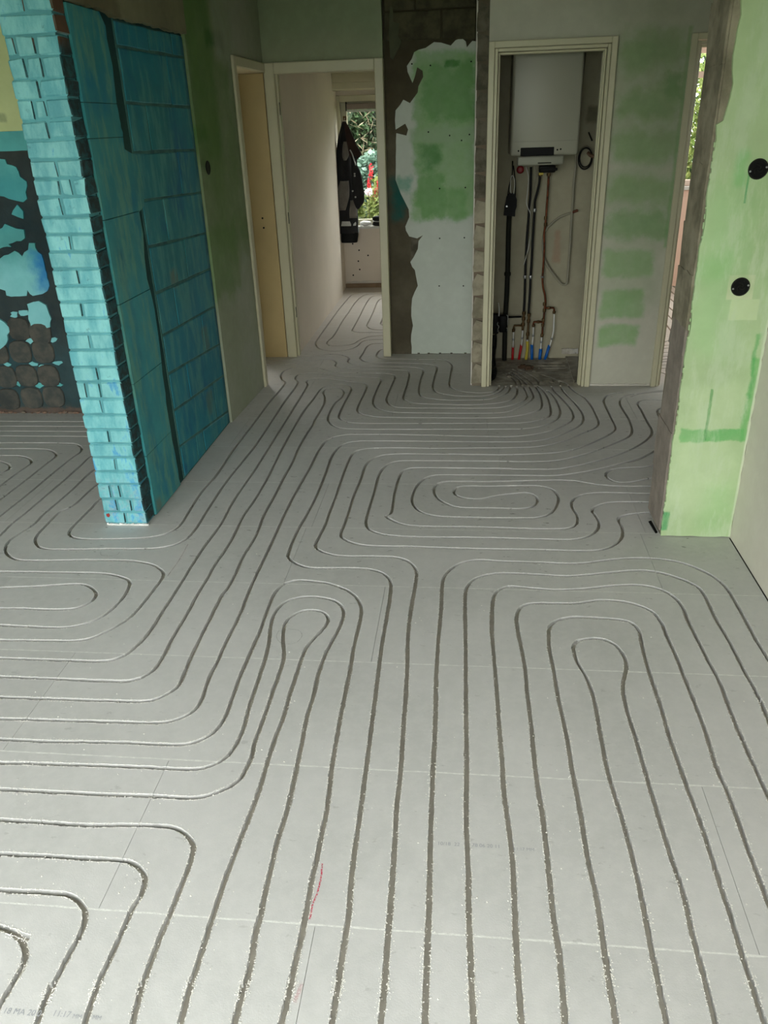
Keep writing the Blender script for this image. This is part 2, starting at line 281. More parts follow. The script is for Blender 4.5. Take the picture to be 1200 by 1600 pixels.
# ---------------------------------------------------------------- floor: gypsum fibre boards with milled heating grooves
GROOVES = [[(0.41,-0.067),(0.422,1.033),(0.423,1.123),(0.424,1.222),(0.426,1.332),(0.425,1.454),(0.418,1.592),(0.408,1.747),(0.411,1.963),(0.411,2.065),(0.4,2.162),(0.381,2.242),(0.377,2.302),(0.382,2.34),(0.407,2.367),(0.46,2.38),(0.503,2.366),(0.533,2.323),(0.544,2.263),(0.54,2.216),(0.517,2.136),(0.508,2.081),(0.506,1.999),(0.509,1.903),(0.512,1.754),(0.515,1.621),(0.52,1.461),(0.526,1.351),(0.522,1.235),(0.522,1.131),(0.52,1.041),(0.496,-0.059)],[(0.345,-0.075),(0.321,1.025),(0.319,1.115),(0.32,1.214),(0.321,1.324),(0.314,1.446),(0.314,1.584),(0.309,1.74),(0.309,1.826),(0.305,1.937),(0.3,2.058),(0.298,2.19),(0.294,2.31),(0.301,2.414),(0.315,2.462),(0.344,2.491),(0.401,2.511),(0.486,2.51),(0.561,2.503),(0.604,2.484),(0.621,2.431),(0.615,2.341),(0.611,2.209),(0.612,2.109),(0.613,2.016),(0.61,1.882),(0.613,1.761),(0.615,1.681),(0.619,1.591),(0.62,1.469),(0.619,1.37),(0.62,1.269),(0.617,1.197),(0.618,1.125),(0.618,1.049),(0.618,-0.051)],[(0.193,-0.083),(0.217,1.017),(0.22,1.155),(0.215,1.26),(0.215,1.439),(0.212,1.577),(0.206,1.733),(0.206,1.912),(0.203,2.063),(0.204,2.185),(0.198,2.305),(0.191,2.408),(0.189,2.49),(0.204,2.555),(0.242,2.594),(0.339,2.602),(0.419,2.606),(0.477,2.624),(0.526,2.634),(0.597,2.627),(0.655,2.6),(0.694,2.559),(0.711,2.49),(0.713,2.397),(0.718,2.285),(0.719,2.17),(0.721,2.063),(0.721,1.935),(0.714,1.767),(0.718,1.695),(0.718,1.598),(0.716,1.482),(0.716,1.401),(0.716,1.337),(0.716,0.237)],[(0.144,-0.09),(0.128,1.01),(0.126,1.148),(0.127,1.309),(0.127,1.433),(0.115,1.623),(0.113,1.727),(0.109,1.905),(0.106,2.057),(0.101,2.25),(0.097,2.403),(0.102,2.557),(0.114,2.656),(0.145,2.702),(0.183,2.718),(0.266,2.706),(0.364,2.7),(0.473,2.716),(0.583,2.742),(0.683,2.75),(0.751,2.724),(0.795,2.667),(0.81,2.594),(0.809,2.495),(0.814,2.39),(0.819,2.267),(0.826,2.165),(0.821,2.029),(0.819,1.932),(0.82,1.775),(0.822,1.672),(0.843,0.572)],[(0.108,-0.095),(0.031,1.002),(0.028,1.045),(0.022,1.191),(0.019,1.273),(0.018,1.361),(0.014,1.458),(0.011,1.563),(0.011,1.72),(0.007,1.998),(0.003,2.345),(-0.001,2.582),(0.002,2.682),(0.023,2.748),(0.066,2.792),(0.127,2.815),(0.187,2.818),(0.29,2.814),(0.4,2.807),(0.486,2.82),(0.573,2.841),(0.669,2.862),(0.745,2.862),(0.822,2.827),(0.895,2.757),(0.912,2.68),(0.911,2.542),(0.92,2.383),(0.921,2.238),(0.925,2.138),(0.925,2.055),(0.922,1.986),(0.874,0.887)],[(-0.04,-0.106),(-0.069,0.994),(-0.072,1.108),(-0.074,1.265),(-0.08,1.451),(-0.082,1.556),(-0.085,1.713),(-0.086,1.893),(-0.092,2.099),(-0.094,2.339),(-0.091,2.547),(-0.092,2.734),(-0.073,2.819),(-0.022,2.892),(0.05,2.922),(0.13,2.917),(0.191,2.914),(0.297,2.913),(0.428,2.908),(0.507,2.921),(0.589,2.946),(0.687,2.965),(0.791,2.964),(0.887,2.932),(0.968,2.85),(1.007,2.755),(1.013,2.633),(1.014,2.506),(1.014,2.388),(1.019,2.29),(1.075,1.191)],[(-0.427,-0.129),(-0.366,0.969),(-0.363,1.023),(-0.363,1.095),(-0.362,1.161),(-0.362,1.227),(-0.365,1.314),(-0.364,1.397),(-0.365,1.465),(-0.365,1.551),(-0.376,1.694),(-0.38,1.799),(-0.384,1.933),(-0.385,2.059),(-0.387,2.174),(-0.391,2.272),(-0.391,2.39),(-0.391,2.488),(-0.405,2.561),(-0.436,2.621),(-0.485,2.667),(-0.552,2.704),(-0.616,2.718),(-0.679,2.723),(-0.719,2.705),(-0.743,2.67),(-0.756,2.613),(-0.757,2.543),(-0.754,2.44),(-0.75,2.343),(-0.752,2.303),(-0.753,2.213),(-0.755,2.105),(-0.751,1.983),(-0.748,1.9),(-0.757,1.835),(-0.784,1.791),(-0.829,1.763),(-0.893,1.756),(-1.014,1.756),(-1.147,1.751),(-1.281,1.745),(-1.42,1.745),(-2.52,1.745)],[(-0.431,-0.138),(-0.462,0.962),(-0.463,0.997),(-0.461,1.043),(-0.462,1.102),(-0.47,1.174),(-0.468,1.207),(-0.472,1.276),(-0.474,1.356),(-0.477,1.429),(-0.473,1.514),(-0.474,1.59),(-0.478,1.687),(-0.483,1.792),(-0.489,1.906),(-0.487,2.01),(-0.491,2.109),(-0.487,2.216),(-0.477,2.292),(-0.462,2.386),(-0.457,2.47),(-0.469,2.528),(-0.501,2.572),(-0.551,2.595),(-0.612,2.602),(-0.661,2.59),(-0.69,2.568),(-0.712,2.531),(-0.724,2.471),(-0.718,2.386),(-0.702,2.293),(-0.693,2.204),(-0.689,2.109),(-0.687,2.041),(-0.684,1.945),(-0.676,1.836),(-0.682,1.761),(-0.696,1.715),(-0.725,1.683),(-0.764,1.665),(-0.814,1.66),(-0.91,1.66),(-1.039,1.658),(-1.169,1.655),(-1.3,1.651),(-1.365,1.648),(-2.464,1.597)],[(-0.506,-0.146),(-0.576,0.952),(-0.58,1.015),(-0.58,1.072),(-0.58,1.134),(-0.581,1.221),(-0.58,1.311),(-0.576,1.395),(-0.571,1.485),(-0.567,1.56),(-0.566,1.607),(-0.568,1.681),(-0.568,1.805),(-0.563,1.902),(-0.566,2.016),(-0.565,2.116),(-0.565,2.199),(-0.558,2.275),(-0.536,2.341),(-0.512,2.411),(-0.512,2.453),(-0.525,2.481),(-0.552,2.502),(-0.594,2.507),(-0.625,2.495),(-0.655,2.46),(-0.668,2.416),(-0.664,2.361),(-0.647,2.283),(-0.628,2.208),(-0.625,2.136),(-0.625,2.023),(-0.624,1.928),(-0.625,1.849),(-0.626,1.783),(-0.62,1.721),(-0.624,1.677),(-0.63,1.639),(-0.652,1.605),(-0.692,1.575),(-0.747,1.555),(-0.87,1.554),(-0.993,1.55),(-1.118,1.549),(-1.245,1.548),(-1.309,1.548),(-2.409,1.548)],[(-0.282,-0.122),(-0.261,0.978),(-0.26,1.031),(-0.261,1.093),(-0.261,1.158),(-0.261,1.223),(-0.267,1.309),(-0.271,1.404),(-0.272,1.471),(-0.273,1.543),(-0.277,1.717),(-0.281,1.861),(-0.285,2.022),(-0.29,2.179),(-0.293,2.302),(-0.293,2.436),(-0.293,2.582),(-0.297,2.692),(-0.312,2.754),(-0.345,2.798),(-0.392,2.822),(-0.447,2.83),(-0.536,2.828),(-0.608,2.823),(-0.664,2.829),(-0.715,2.856),(-0.756,2.899),(-0.768,2.942),(-0.772,3.069),(-0.768,3.194),(-0.757,3.351),(-0.749,3.57),(-0.751,3.841),(-0.756,4.052),(-0.74,4.181),(-0.707,4.255),(-0.661,4.283),(-0.587,4.295),(-0.362,4.295),(-0.114,4.293),(0.251,4.289),(0.13,4.29),(0.348,4.301),(0.473,4.354),(0.581,4.46),(0.662,4.57),(0.7,4.684),(0.704,4.823),(0.679,5.011),(0.643,5.19),(0.627,5.308),(0.628,5.391)],[(-0.16,-0.114),(-0.16,0.986),(-0.16,1.053),(-0.162,1.125),(-0.164,1.203),(-0.166,1.287),(-0.168,1.347),(-0.171,1.444),(-0.176,1.55),(-0.177,1.707),(-0.182,1.849),(-0.186,1.986),(-0.192,2.15),(-0.203,2.333),(-0.206,2.469),(-0.203,2.617),(-0.2,2.746),(-0.203,2.813),(-0.222,2.869),(-0.256,2.909),(-0.303,2.93),(-0.386,2.934),(-0.478,2.93),(-0.553,2.934),(-0.613,2.958),(-0.656,2.999),(-0.664,3.043),(-0.659,3.114),(-0.652,3.22),(-0.654,3.354),(-0.651,3.498),(-0.654,3.732),(-0.653,3.962),(-0.642,4.102),(-0.596,4.164),(-0.476,4.186),(-0.354,4.188),(-0.172,4.185),(0.247,4.194),(0.128,4.198),(0.307,4.208),(0.428,4.236),(0.555,4.321),(0.651,4.426),(0.743,4.524),(0.781,4.609),(0.785,4.743),(0.779,4.947),(0.758,5.1),(0.716,5.213),(0.691,5.308),(0.678,5.391)],[(0.243,4.095),(-0.109,4.097),(-0.347,4.098),(-0.465,4.08),(-0.524,4.02),(-0.551,3.919),(-0.553,3.735),(-0.562,3.551),(-0.563,3.335),(-0.562,3.358),(-0.563,3.224),(-0.567,3.139),(-0.548,3.088),(-0.483,3.041),(-0.396,3.025),(-0.265,3.027),(-0.125,3.023),(0.013,3.019),(0.196,3.021),(0.332,3.021),(0.466,3.019),(0.556,3.027),(0.614,3.058),(0.658,3.107),(0.684,3.168),(0.695,3.24),(0.691,3.303),(0.695,3.34),(0.729,3.37),(0.801,3.394),(0.88,3.408),(1.175,3.46)],[(-0.109,4.103),(0.126,4.093),(0.36,4.113),(0.525,4.148),(0.652,4.24),(0.777,4.376),(0.846,4.471),(0.871,4.554),(0.869,4.705),(0.869,4.906),(0.871,5.025),(0.896,5.122),(0.943,5.19),(1.054,5.236)],[(0.239,4.004),(-0.223,4.002),(-0.351,3.999),(-0.408,3.977),(-0.447,3.901),(-0.464,3.792),(-0.465,3.554),(-0.469,3.361),(-0.466,3.249),(-0.444,3.185),(-0.395,3.145),(-0.32,3.124),(-0.176,3.117),(0.013,3.121),(0.2,3.12),(0.339,3.118),(0.45,3.119),(0.517,3.141),(0.57,3.194),(0.597,3.267),(0.594,3.354),(0.586,3.387),(0.587,3.432),(0.628,3.475),(0.682,3.505),(0.773,3.513),(0.891,3.512),(1.191,3.509)],[(-0.106,4.002),(0.124,4.001),(0.33,4.0),(0.467,4.018),(0.587,4.081),(0.714,4.177),(0.85,4.31),(0.924,4.396),(0.958,4.501),(0.971,4.668),(0.965,4.865),(0.966,4.991),(0.999,5.109),(1.056,5.167),(1.128,5.186),(1.327,5.25),(1.613,5.342)],[(0.234,3.904),(0.01,3.904),(-0.217,3.904),(-0.308,3.896),(-0.345,3.846),(-0.355,3.768),(-0.361,3.582),(-0.357,3.365),(-0.381,3.323),(-0.344,3.275),(-0.281,3.234),(-0.182,3.221),(0.013,3.224),(0.205,3.219),(0.3,3.216),(0.395,3.218),(0.462,3.231),(0.498,3.274),(0.509,3.351),(0.501,3.413),(0.496,3.452),(0.505,3.516),(0.551,3.581),(0.637,3.613),(0.79,3.613),(0.911,3.609),(1.211,3.599)],[(-0.103,3.901),(0.122,3.901),(0.29,3.897),(0.434,3.9),(0.525,3.926),(0.644,3.992),(0.793,4.092),(0.93,4.229),(1.025,4.363),(1.069,4.485),(1.071,4.669),(1.076,4.866),(1.073,4.97),(1.101,5.034),(1.159,5.061),(1.283,5.044),(1.58,5.003)],[(1.273,4.443),(1.071,4.222),(1.007,4.152),(0.925,4.073),(0.798,3.981),(0.701,3.921),(0.584,3.862),(0.449,3.817),(0.34,3.814),(0.121,3.814),(-0.101,3.813),(-0.045,3.812),(-0.157,3.809),(-0.211,3.777),(-0.248,3.695),(-0.267,3.585),(-0.265,3.474),(-0.231,3.388),(-0.168,3.337),(-0.087,3.322),(0.062,3.319),(0.209,3.322),(0.111,3.319),(0.288,3.325),(0.357,3.345),(0.406,3.403),(0.435,3.497),(0.442,3.57),(0.423,3.644),(0.363,3.686),(0.278,3.686),(0.118,3.674),(-0.032,3.669),(-0.066,3.617),(-0.054,3.562),(-0.01,3.531),(0.063,3.521),(0.136,3.56),(0.221,3.588),(0.294,3.603),(0.335,3.562),(0.339,3.501),(0.31,3.446),(0.254,3.421),(0.113,3.423),(-0.09,3.416),(0.113,3.418),(-0.029,3.423),(-0.091,3.456),(-0.145,3.527),(-0.167,3.614),(-0.157,3.687),(-0.12,3.725),(-0.055,3.73),(0.119,3.732),(0.227,3.735),(0.119,3.74),(0.336,3.751),(0.508,3.759),(0.59,3.735),(0.65,3.71),(0.732,3.697),(0.814,3.694),(0.939,3.698),(1.239,3.708)],[(1.257,4.496),(1.08,4.254),(1.05,4.213),(0.981,4.122),(0.909,4.043),(0.846,4.004)],[(1.239,4.24),(1.034,4.021),(1.004,3.989),(0.941,3.95),(0.876,3.934),(0.845,3.934),(0.765,3.914),(0.724,3.874),(0.708,3.838),(0.715,3.784),(0.749,3.745),(0.801,3.741),(0.869,3.769),(0.915,3.792),(0.965,3.804),(1.257,3.874)],[(-2.628,1.922),(-1.528,1.937),(-1.307,1.94),(-1.161,1.942),(-1.054,1.945),(-1.008,1.956),(-0.97,1.991),(-0.949,2.036),(-0.953,2.117),(-0.958,2.202),(-0.96,2.305),(-0.962,2.444),(-0.964,2.595),(-0.956,2.644),(-0.953,2.744),(-0.959,2.905),(-0.952,3.103),(-0.965,3.32),(-0.962,3.538),(-0.964,3.751),(-0.961,3.955),(-0.969,4.176),(-0.965,4.42),(-0.956,4.57),(-0.961,4.648),(-0.955,4.81),(-0.956,4.983),(-0.977,5.119),(-1.003,5.214),(-0.994,5.292),(-0.938,5.326),(-0.888,5.297),(-0.857,5.214),(-0.858,5.097),(-0.884,4.983),(-0.889,4.79),(-0.875,4.648),(-0.83,4.552),(-0.769,4.504),(-0.637,4.491),(-0.377,4.49),(0.261,4.503),(0.298,4.503),(0.427,4.549),(0.525,4.655),(0.572,4.801),(0.573,5.011),(0.549,5.204),(0.517,5.284)],[(-2.569,1.787),(-1.47,1.834),(-1.4,1.837),(-1.259,1.84),(-1.119,1.844),(-0.981,1.847),(-0.916,1.859),(-0.871,1.892),(-0.854,1.924),(-0.849,1.977),(-0.858,2.076),(-0.856,2.17),(-0.858,2.284),(-0.855,2.449),(-0.861,2.6),(-0.864,2.731),(-0.864,3.086),(-0.867,3.301),(-0.864,3.541),(-0.856,3.726),(-0.848,3.927),(-0.846,4.114),(-0.834,4.263),(-0.808,4.333),(-0.775,4.369),(-0.714,4.395),(-0.6,4.4),(-0.37,4.4),(0.255,4.385),(0.132,4.376),(0.292,4.386),(0.444,4.448),(0.553,4.55),(0.628,4.664),(0.648,4.762),(0.641,4.905),(0.606,5.099),(0.577,5.237),(0.561,5.381)],[(-2.687,2.042),(-1.587,2.042),(-1.433,2.042),(-1.28,2.042),(-1.16,2.043),(-1.118,2.051),(-1.083,2.076),(-1.062,2.122),(-1.058,2.196),(-1.063,2.299),(-1.061,2.439),(-1.064,2.606),(-1.061,2.739),(-1.064,2.809),(-1.053,3.037),(-1.062,3.294),(-1.051,3.497),(-1.051,3.777),(-1.062,4.142),(-1.066,4.53),(-1.061,4.852),(-1.045,5.073),(-1.036,5.272),(-1.007,5.372),(-0.952,5.412),(-0.873,5.397),(-0.819,5.311),(-0.818,5.12),(-0.822,4.854),(-0.817,4.709),(-0.785,4.649),(-0.717,4.603),(-0.583,4.593),(-0.385,4.595),(0.265,4.603),(0.136,4.602),(0.33,4.615),(0.435,4.662),(0.5,4.741),(0.519,4.862),(0.518,5.122),(0.496,5.284),(0.46,5.381)],[(-2.745,2.144),(-1.645,2.144),(-1.485,2.144),(-1.367,2.145),(-1.273,2.146),(-1.225,2.162),(-1.193,2.198),(-1.172,2.267),(-1.162,2.348),(-1.162,2.463),(-1.16,2.602),(-1.16,2.735),(-1.161,2.823),(-1.158,2.993),(-1.147,3.223),(-1.156,3.481),(-1.145,3.875),(-1.144,4.173),(-1.143,4.51),(-1.141,4.894),(-1.144,5.362),(-1.171,5.465),(-1.161,5.533),(-1.086,5.559),(-0.986,5.527),(-0.868,5.474),(-0.754,5.432),(-0.715,5.361),(-0.712,5.214),(-0.718,5.029),(-0.718,4.854),(-0.689,4.779),(-0.626,4.731),(-0.528,4.708),(-0.259,4.702),(0.269,4.699),(0.072,4.697),(0.27,4.727),(0.393,4.8),(0.464,4.904),(0.476,5.167),(0.452,5.382)],[(-3.6,4.515),(-2.5,4.515),(-2.1,4.51),(-1.95,4.47),(-1.88,4.3),(-1.87,3.9),(-1.943,3.635),(-1.954,3.393),(-1.99,3.307),(-1.986,3.126),(-1.976,3.041),(-1.935,2.971),(-1.881,2.939),(-1.788,2.935),(-1.595,2.949),(-1.401,2.959),(-1.314,2.991),(-1.266,3.053),(-1.252,3.165),(-1.257,3.38),(-1.259,3.687),(-1.244,3.979),(-1.232,4.222),(-1.232,4.605),(-1.232,4.982),(-1.224,5.413),(-1.259,5.518),(-1.272,5.615),(-1.237,5.681),(-1.109,5.691),(-0.985,5.624),(-0.805,5.584),(-0.677,5.567),(-0.63,5.514),(-0.634,5.311),(-0.637,5.074),(-0.619,4.941),(-0.571,4.855),(-0.483,4.806),(-0.373,4.794),(-0.128,4.788),(0.207,4.799),(0.318,4.903),(0.381,4.997),(0.426,5.099),(0.425,5.237),(0.409,5.382)],[(-3.6,4.605),(-2.4,4.605),(-2.0,4.6),(-1.84,4.56),(-1.78,4.4),(-1.77,3.9),(-1.76,3.6),(-1.845,3.472),(-1.849,3.36),(-1.85,3.242),(-1.851,3.148),(-1.838,3.088),(-1.804,3.052),(-1.735,3.036),(-1.634,3.04),(-1.488,3.054),(-1.407,3.08),(-1.361,3.124),(-1.338,3.205),(-1.346,3.389),(-1.351,3.577),(-1.337,3.797),(-1.345,4.169),(-1.337,4.644),(-1.334,4.982),(-1.318,5.414),(-1.366,5.529),(-1.4,5.683),(-1.375,5.796),(-1.287,5.853),(-1.168,5.84),(-1.073,5.764),(-0.966,5.706),(-0.787,5.688),(-0.593,5.664),(-0.536,5.593),(-0.538,5.41),(-0.548,5.12),(-0.537,5.007),(-0.493,4.92),(-0.407,4.89),(-0.131,4.887),(0.115,4.889),(0.224,4.911),(0.323,4.988),(0.384,5.099),(0.385,5.237),(0.365,5.382)],[(-1.61,5.941),(-1.437,5.927),(-1.328,5.974),(-1.174,6.064),(-1.087,6.056),(-1.028,5.969),(-1.022,5.879),(-0.967,5.82),(-0.799,5.79),(-0.489,5.752),(-0.439,5.674),(-0.432,5.41),(-0.439,5.12),(-0.42,5.052),(-0.358,4.985),(-0.203,4.964),(0.006,4.952),(0.144,4.974),(0.227,5.01),(0.292,5.076),(0.327,5.214),(0.328,5.382)],[(-1.634,6.04),(-1.461,6.037),(-1.353,6.098),(-1.229,6.179),(-1.113,6.215),(-1.004,6.181),(-0.946,6.091),(-0.943,5.998),(-0.898,5.919),(-0.81,5.877),(-0.645,5.863),(-0.415,5.831),(-0.341,5.756),(-0.344,5.512),(-0.341,5.238),(-0.31,5.12),(-0.236,5.075),(-0.136,5.048),(0.005,5.049),(0.117,5.062),(0.189,5.108),(0.263,5.214),(0.294,5.382)],[(-0.575,6.56),(-0.651,6.562),(-0.795,6.553),(-0.836,6.497),(-0.849,6.42),(-0.85,6.279),(-0.853,6.217),(-0.857,6.09),(-0.808,5.996),(-0.721,5.965),(-0.488,5.949),(-0.306,5.911),(-0.243,5.84),(-0.245,5.618),(-0.251,5.359),(-0.228,5.237),(-0.168,5.176),(-0.066,5.135),(0.062,5.13),(0.119,5.144),(0.206,5.223),(0.262,5.382)],[(-0.561,6.382),(-0.634,6.379),(-0.695,6.374),(-0.727,6.323),(-0.736,6.208),(-0.731,6.141),(-0.702,6.099),(-0.581,6.066),(-0.329,6.05),(-0.196,6.029),(-0.132,5.897),(-0.133,5.617),(-0.136,5.384),(-0.098,5.285),(-0.024,5.223),(0.076,5.204),(0.163,5.228),(0.208,5.309),(0.208,5.382)],[(-1.405,8.927),(-1.417,8.513),(-1.418,8.023),(-1.413,7.549),(-1.414,7.151),(-1.415,6.789)],[(-0.753,8.73),(-0.867,8.734),(-1.122,8.738),(-1.218,8.72),(-1.275,8.658),(-1.291,8.427),(-1.304,7.982),(-1.308,7.576),(-1.309,7.147),(-1.31,6.759),(-1.305,6.604),(-1.268,6.454),(-1.216,6.369),(-1.14,6.327),(-1.047,6.325),(-0.974,6.375),(-0.93,6.47),(-0.905,6.619),(-0.842,6.681),(-0.663,6.688),(-0.586,6.691)],[(-0.749,8.68),(-0.862,8.68),(-1.073,8.673),(-1.151,8.577),(-1.185,8.23),(-1.187,7.802),(-1.192,7.382),(-1.185,6.89),(-1.191,6.756),(-1.206,6.652),(-1.203,6.576),(-1.175,6.501),(-1.103,6.487),(-1.011,6.509),(-0.962,6.57),(-0.937,6.67),(-0.885,6.773),(-0.824,6.811),(-0.676,6.833),(-0.598,6.839)],[(-0.742,8.598),(-0.856,8.61),(-1.007,8.596),(-1.052,8.491),(-1.063,8.186),(-1.055,7.695),(-1.051,7.285),(-1.048,7.024),(-1.017,6.975),(-0.939,6.942),(-0.685,6.933),(-0.606,6.931)],[(-0.733,8.486),(-0.843,8.478),(-0.933,8.424),(-0.954,8.254),(-0.945,7.893),(-0.94,7.528),(-0.939,7.251),(-0.92,7.133),(-0.88,7.069),(-0.816,7.038),(-0.694,7.031),(-0.613,7.028)],[(-0.724,8.373),(-0.799,8.339),(-0.827,8.228),(-0.822,7.784),(-0.819,7.46),(-0.818,7.276),(-0.794,7.216),(-0.742,7.176),(-0.707,7.169),(-0.624,7.163)],[(-2.804,2.216),(-1.705,2.25),(-1.542,2.255),(-1.422,2.262),(-1.366,2.283),(-1.327,2.325),(-1.287,2.391),(-1.266,2.465),(-1.258,2.581),(-1.255,2.637),(-1.252,2.696),(-1.258,2.742),(-1.289,2.785),(-1.351,2.827),(-1.456,2.85),(-1.648,2.847),(-1.856,2.832),(-1.957,2.837),(-2.029,2.882),(-2.074,2.955),(-2.084,3.032),(-2.055,3.167),(-2.059,3.27),(-2.054,3.427),(-2.049,3.596),(-2.048,3.838),(-1.98,4.25),(-2.05,4.38),(-2.2,4.42),(-2.5,4.425),(-3.6,4.425)],[(-2.088,1.957),(-2.159,3.055),(-2.166,3.163),(-2.159,3.301),(-2.156,3.481),(-2.152,3.662),(-2.152,3.896),(-2.153,4.029),(-2.09,4.2),(-2.16,4.29),(-2.3,4.335),(-2.6,4.34),(-3.6,4.34)],[(-3.919,4.204),(-2.819,4.224),(-2.549,4.229),(-2.385,4.225),(-2.341,4.217),(-2.296,4.185),(-2.258,4.135),(-2.246,4.085),(-2.256,3.955),(-2.261,3.701),(-2.261,3.517),(-2.269,3.25),(-2.302,2.15)],[(-3.864,4.095),(-2.765,4.128),(-2.6,4.133),(-2.498,4.13),(-2.423,4.098),(-2.368,4.041),(-2.36,4.001),(-2.364,3.89),(-2.365,3.712),(-2.37,3.533),(-2.374,3.435),(-2.419,2.336)],[(-3.807,4.047),(-2.707,4.025),(-2.607,4.023),(-2.528,3.997),(-2.469,3.942),(-2.457,3.888),(-2.466,3.775),(-2.469,3.604),(-2.488,2.504)],[(-3.623,4.465),(-2.657,3.938),(-2.602,3.908),(-2.555,3.863),(-2.547,3.81),(-2.56,3.765),(-2.865,2.708)],[(-3.077,2.703),(-1.977,2.732),(-1.788,2.737),(-1.599,2.74),(-1.503,2.736),(-1.429,2.713),(-1.383,2.681),(-1.363,2.624),(-1.359,2.544),(-1.37,2.467),(-1.401,2.399),(-1.464,2.353),(-1.534,2.339),(-1.645,2.34),(-1.758,2.344),(-2.857,2.383)],[(-2.999,2.482),(-1.906,2.606),(-1.774,2.621),(-1.673,2.639),(-1.586,2.65),(-1.532,2.632),(-1.484,2.586),(-1.472,2.538),(-1.489,2.499),(-1.528,2.469),(-1.602,2.459),(-1.735,2.46),(-1.821,2.456),(-2.92,2.405)],[(-2.349,1.442),(-1.249,1.442),(-1.127,1.442),(-1.006,1.441),(-0.89,1.45),(-0.802,1.453),(-0.753,1.447),(-0.716,1.425),(-0.691,1.393),(-0.684,1.354),(-0.683,1.309),(-0.684,1.248),(-0.685,1.191),(-0.688,1.125),(-0.686,1.054),(-0.683,0.997),(-0.676,0.944),(-0.532,-0.147)],[(-2.289,1.316),(-1.189,1.335),(-1.073,1.337),(-0.958,1.337),(-0.862,1.339),(-0.825,1.33),(-0.793,1.307),(-0.779,1.283),(-0.773,1.247),(-0.781,1.206),(-0.781,1.155),(-0.782,1.097),(-0.784,1.042),(-0.781,0.98),(-0.777,0.936),(-0.677,-0.159)],[(-2.23,1.218),(-1.13,1.231),(-1.047,1.232),(-0.97,1.233),(-0.933,1.223),(-0.902,1.202),(-0.884,1.175),(-0.877,1.132),(-0.88,1.089),(-0.881,1.049),(-0.882,1.0),(-0.882,0.963),(-0.878,0.928),(-0.753,-0.165)],[(-2.141,1.41),(-1.076,1.135),(-1.045,1.127),(-1.007,1.106),(-0.981,1.076),(-0.973,1.046),(-0.974,1.007),(-0.977,0.96),(-1.047,-0.138)],[(1.639,5.378),(1.355,5.281),(1.232,5.239),(1.135,5.192),(1.031,5.1)],[(1.53,5.121),(1.283,4.95),(1.195,4.889),(1.169,4.831),(1.161,4.743),(1.16,4.562),(1.161,4.46),(1.164,4.16)],[(2.166,9.161),(2.153,8.811),(2.137,8.371),(2.124,8.021)],[(2.071,8.978),(2.07,8.628),(2.069,8.103),(2.068,7.753)],[(1.972,8.592),(1.98,8.242),(1.991,7.789),(1.999,7.439)],[(1.879,8.206),(1.885,7.856),(1.893,7.385),(1.899,7.035)],[(1.803,7.852),(1.803,7.502),(1.803,7.279),(1.803,7.068),(1.803,6.718)],[(1.306,6.24),(1.536,6.504),(1.651,6.636),(1.701,6.727),(1.7,6.861),(1.71,7.149),(1.722,7.499)],[(1.18,6.341),(1.52,6.426),(1.644,6.457),(1.984,6.542)],[(1.153,6.31),(1.502,6.341),(1.616,6.351),(1.965,6.382)],[(1.138,6.129),(1.477,6.217),(1.593,6.247),(1.932,6.335)],[(1.111,6.038),(1.454,6.105),(1.561,6.126),(1.904,6.193)],[(0.806,5.868),(1.146,5.952),(1.437,6.023),(1.539,6.048),(1.83,6.119),(2.17,6.203)],[(0.781,5.861),(1.127,5.913),(1.424,5.958),(1.517,5.972),(1.814,6.017),(2.16,6.069)],[(0.771,5.727),(1.112,5.804),(1.405,5.869),(1.499,5.89),(1.792,5.955),(2.133,6.032)],[(0.772,6.009),(1.102,5.891),(1.384,5.789),(1.434,5.771),(1.466,5.742),(1.688,5.541),(1.948,5.306)],[(1.031,6.251),(1.208,5.949),(1.359,5.69),(1.387,5.642),(1.391,5.481),(1.398,5.181),(1.407,4.831)],[(0.325,5.387),(0.321,5.488),(0.29,5.592),(0.249,5.657)],[(0.361,5.387),(0.352,5.508),(0.31,5.634),(0.276,5.7)],[(0.399,5.387),(0.381,5.487),(0.339,5.613),(0.296,5.744)],[(0.445,5.386),(0.422,5.487),(0.382,5.613),(0.338,5.721),(0.316,5.788)],[(0.48,5.386),(0.477,5.507),(0.431,5.633),(0.388,5.721),(0.348,5.788)],[(0.627,5.396),(0.622,5.466),(0.571,5.569),(0.494,5.654)],[(0.679,5.395),(0.655,5.445),(0.623,5.486)],[(0.526,5.935),(0.628,5.933),(0.728,5.932)],[(0.508,5.858),(0.633,5.852),(0.73,5.856)],[(0.504,5.797),(0.627,5.791),(0.727,5.795)]]
floor_root = bpy.data.objects.new('floor', None); COL.objects.link(floor_root); floor_root['kind'] = 'structure'
XA, XB, YA, YB = -4.7, 4.1, -0.5, 9.3
rng = random.Random(3)
rows = [YA] + [1.198+.4985*k for k in range(-5, 17)] ; rows = [YA]+[r for r in rows if YA+.1 < r <= YB-.1] + [YB]
fixed = {5: [-2.1, -.335, .9], 6: [-.862, .655, -2.35], 7: [-1.385, .2], 8: [-.32, -1.9, 1.6]}
cverts, cfaces, ctype = [], [], []
def quad(pts, t):
    i = len(cverts); cverts.extend(Vector(p) for p in pts); cfaces.append(list(range(i, i+len(pts)))); ctype.append(t)
pid = 0
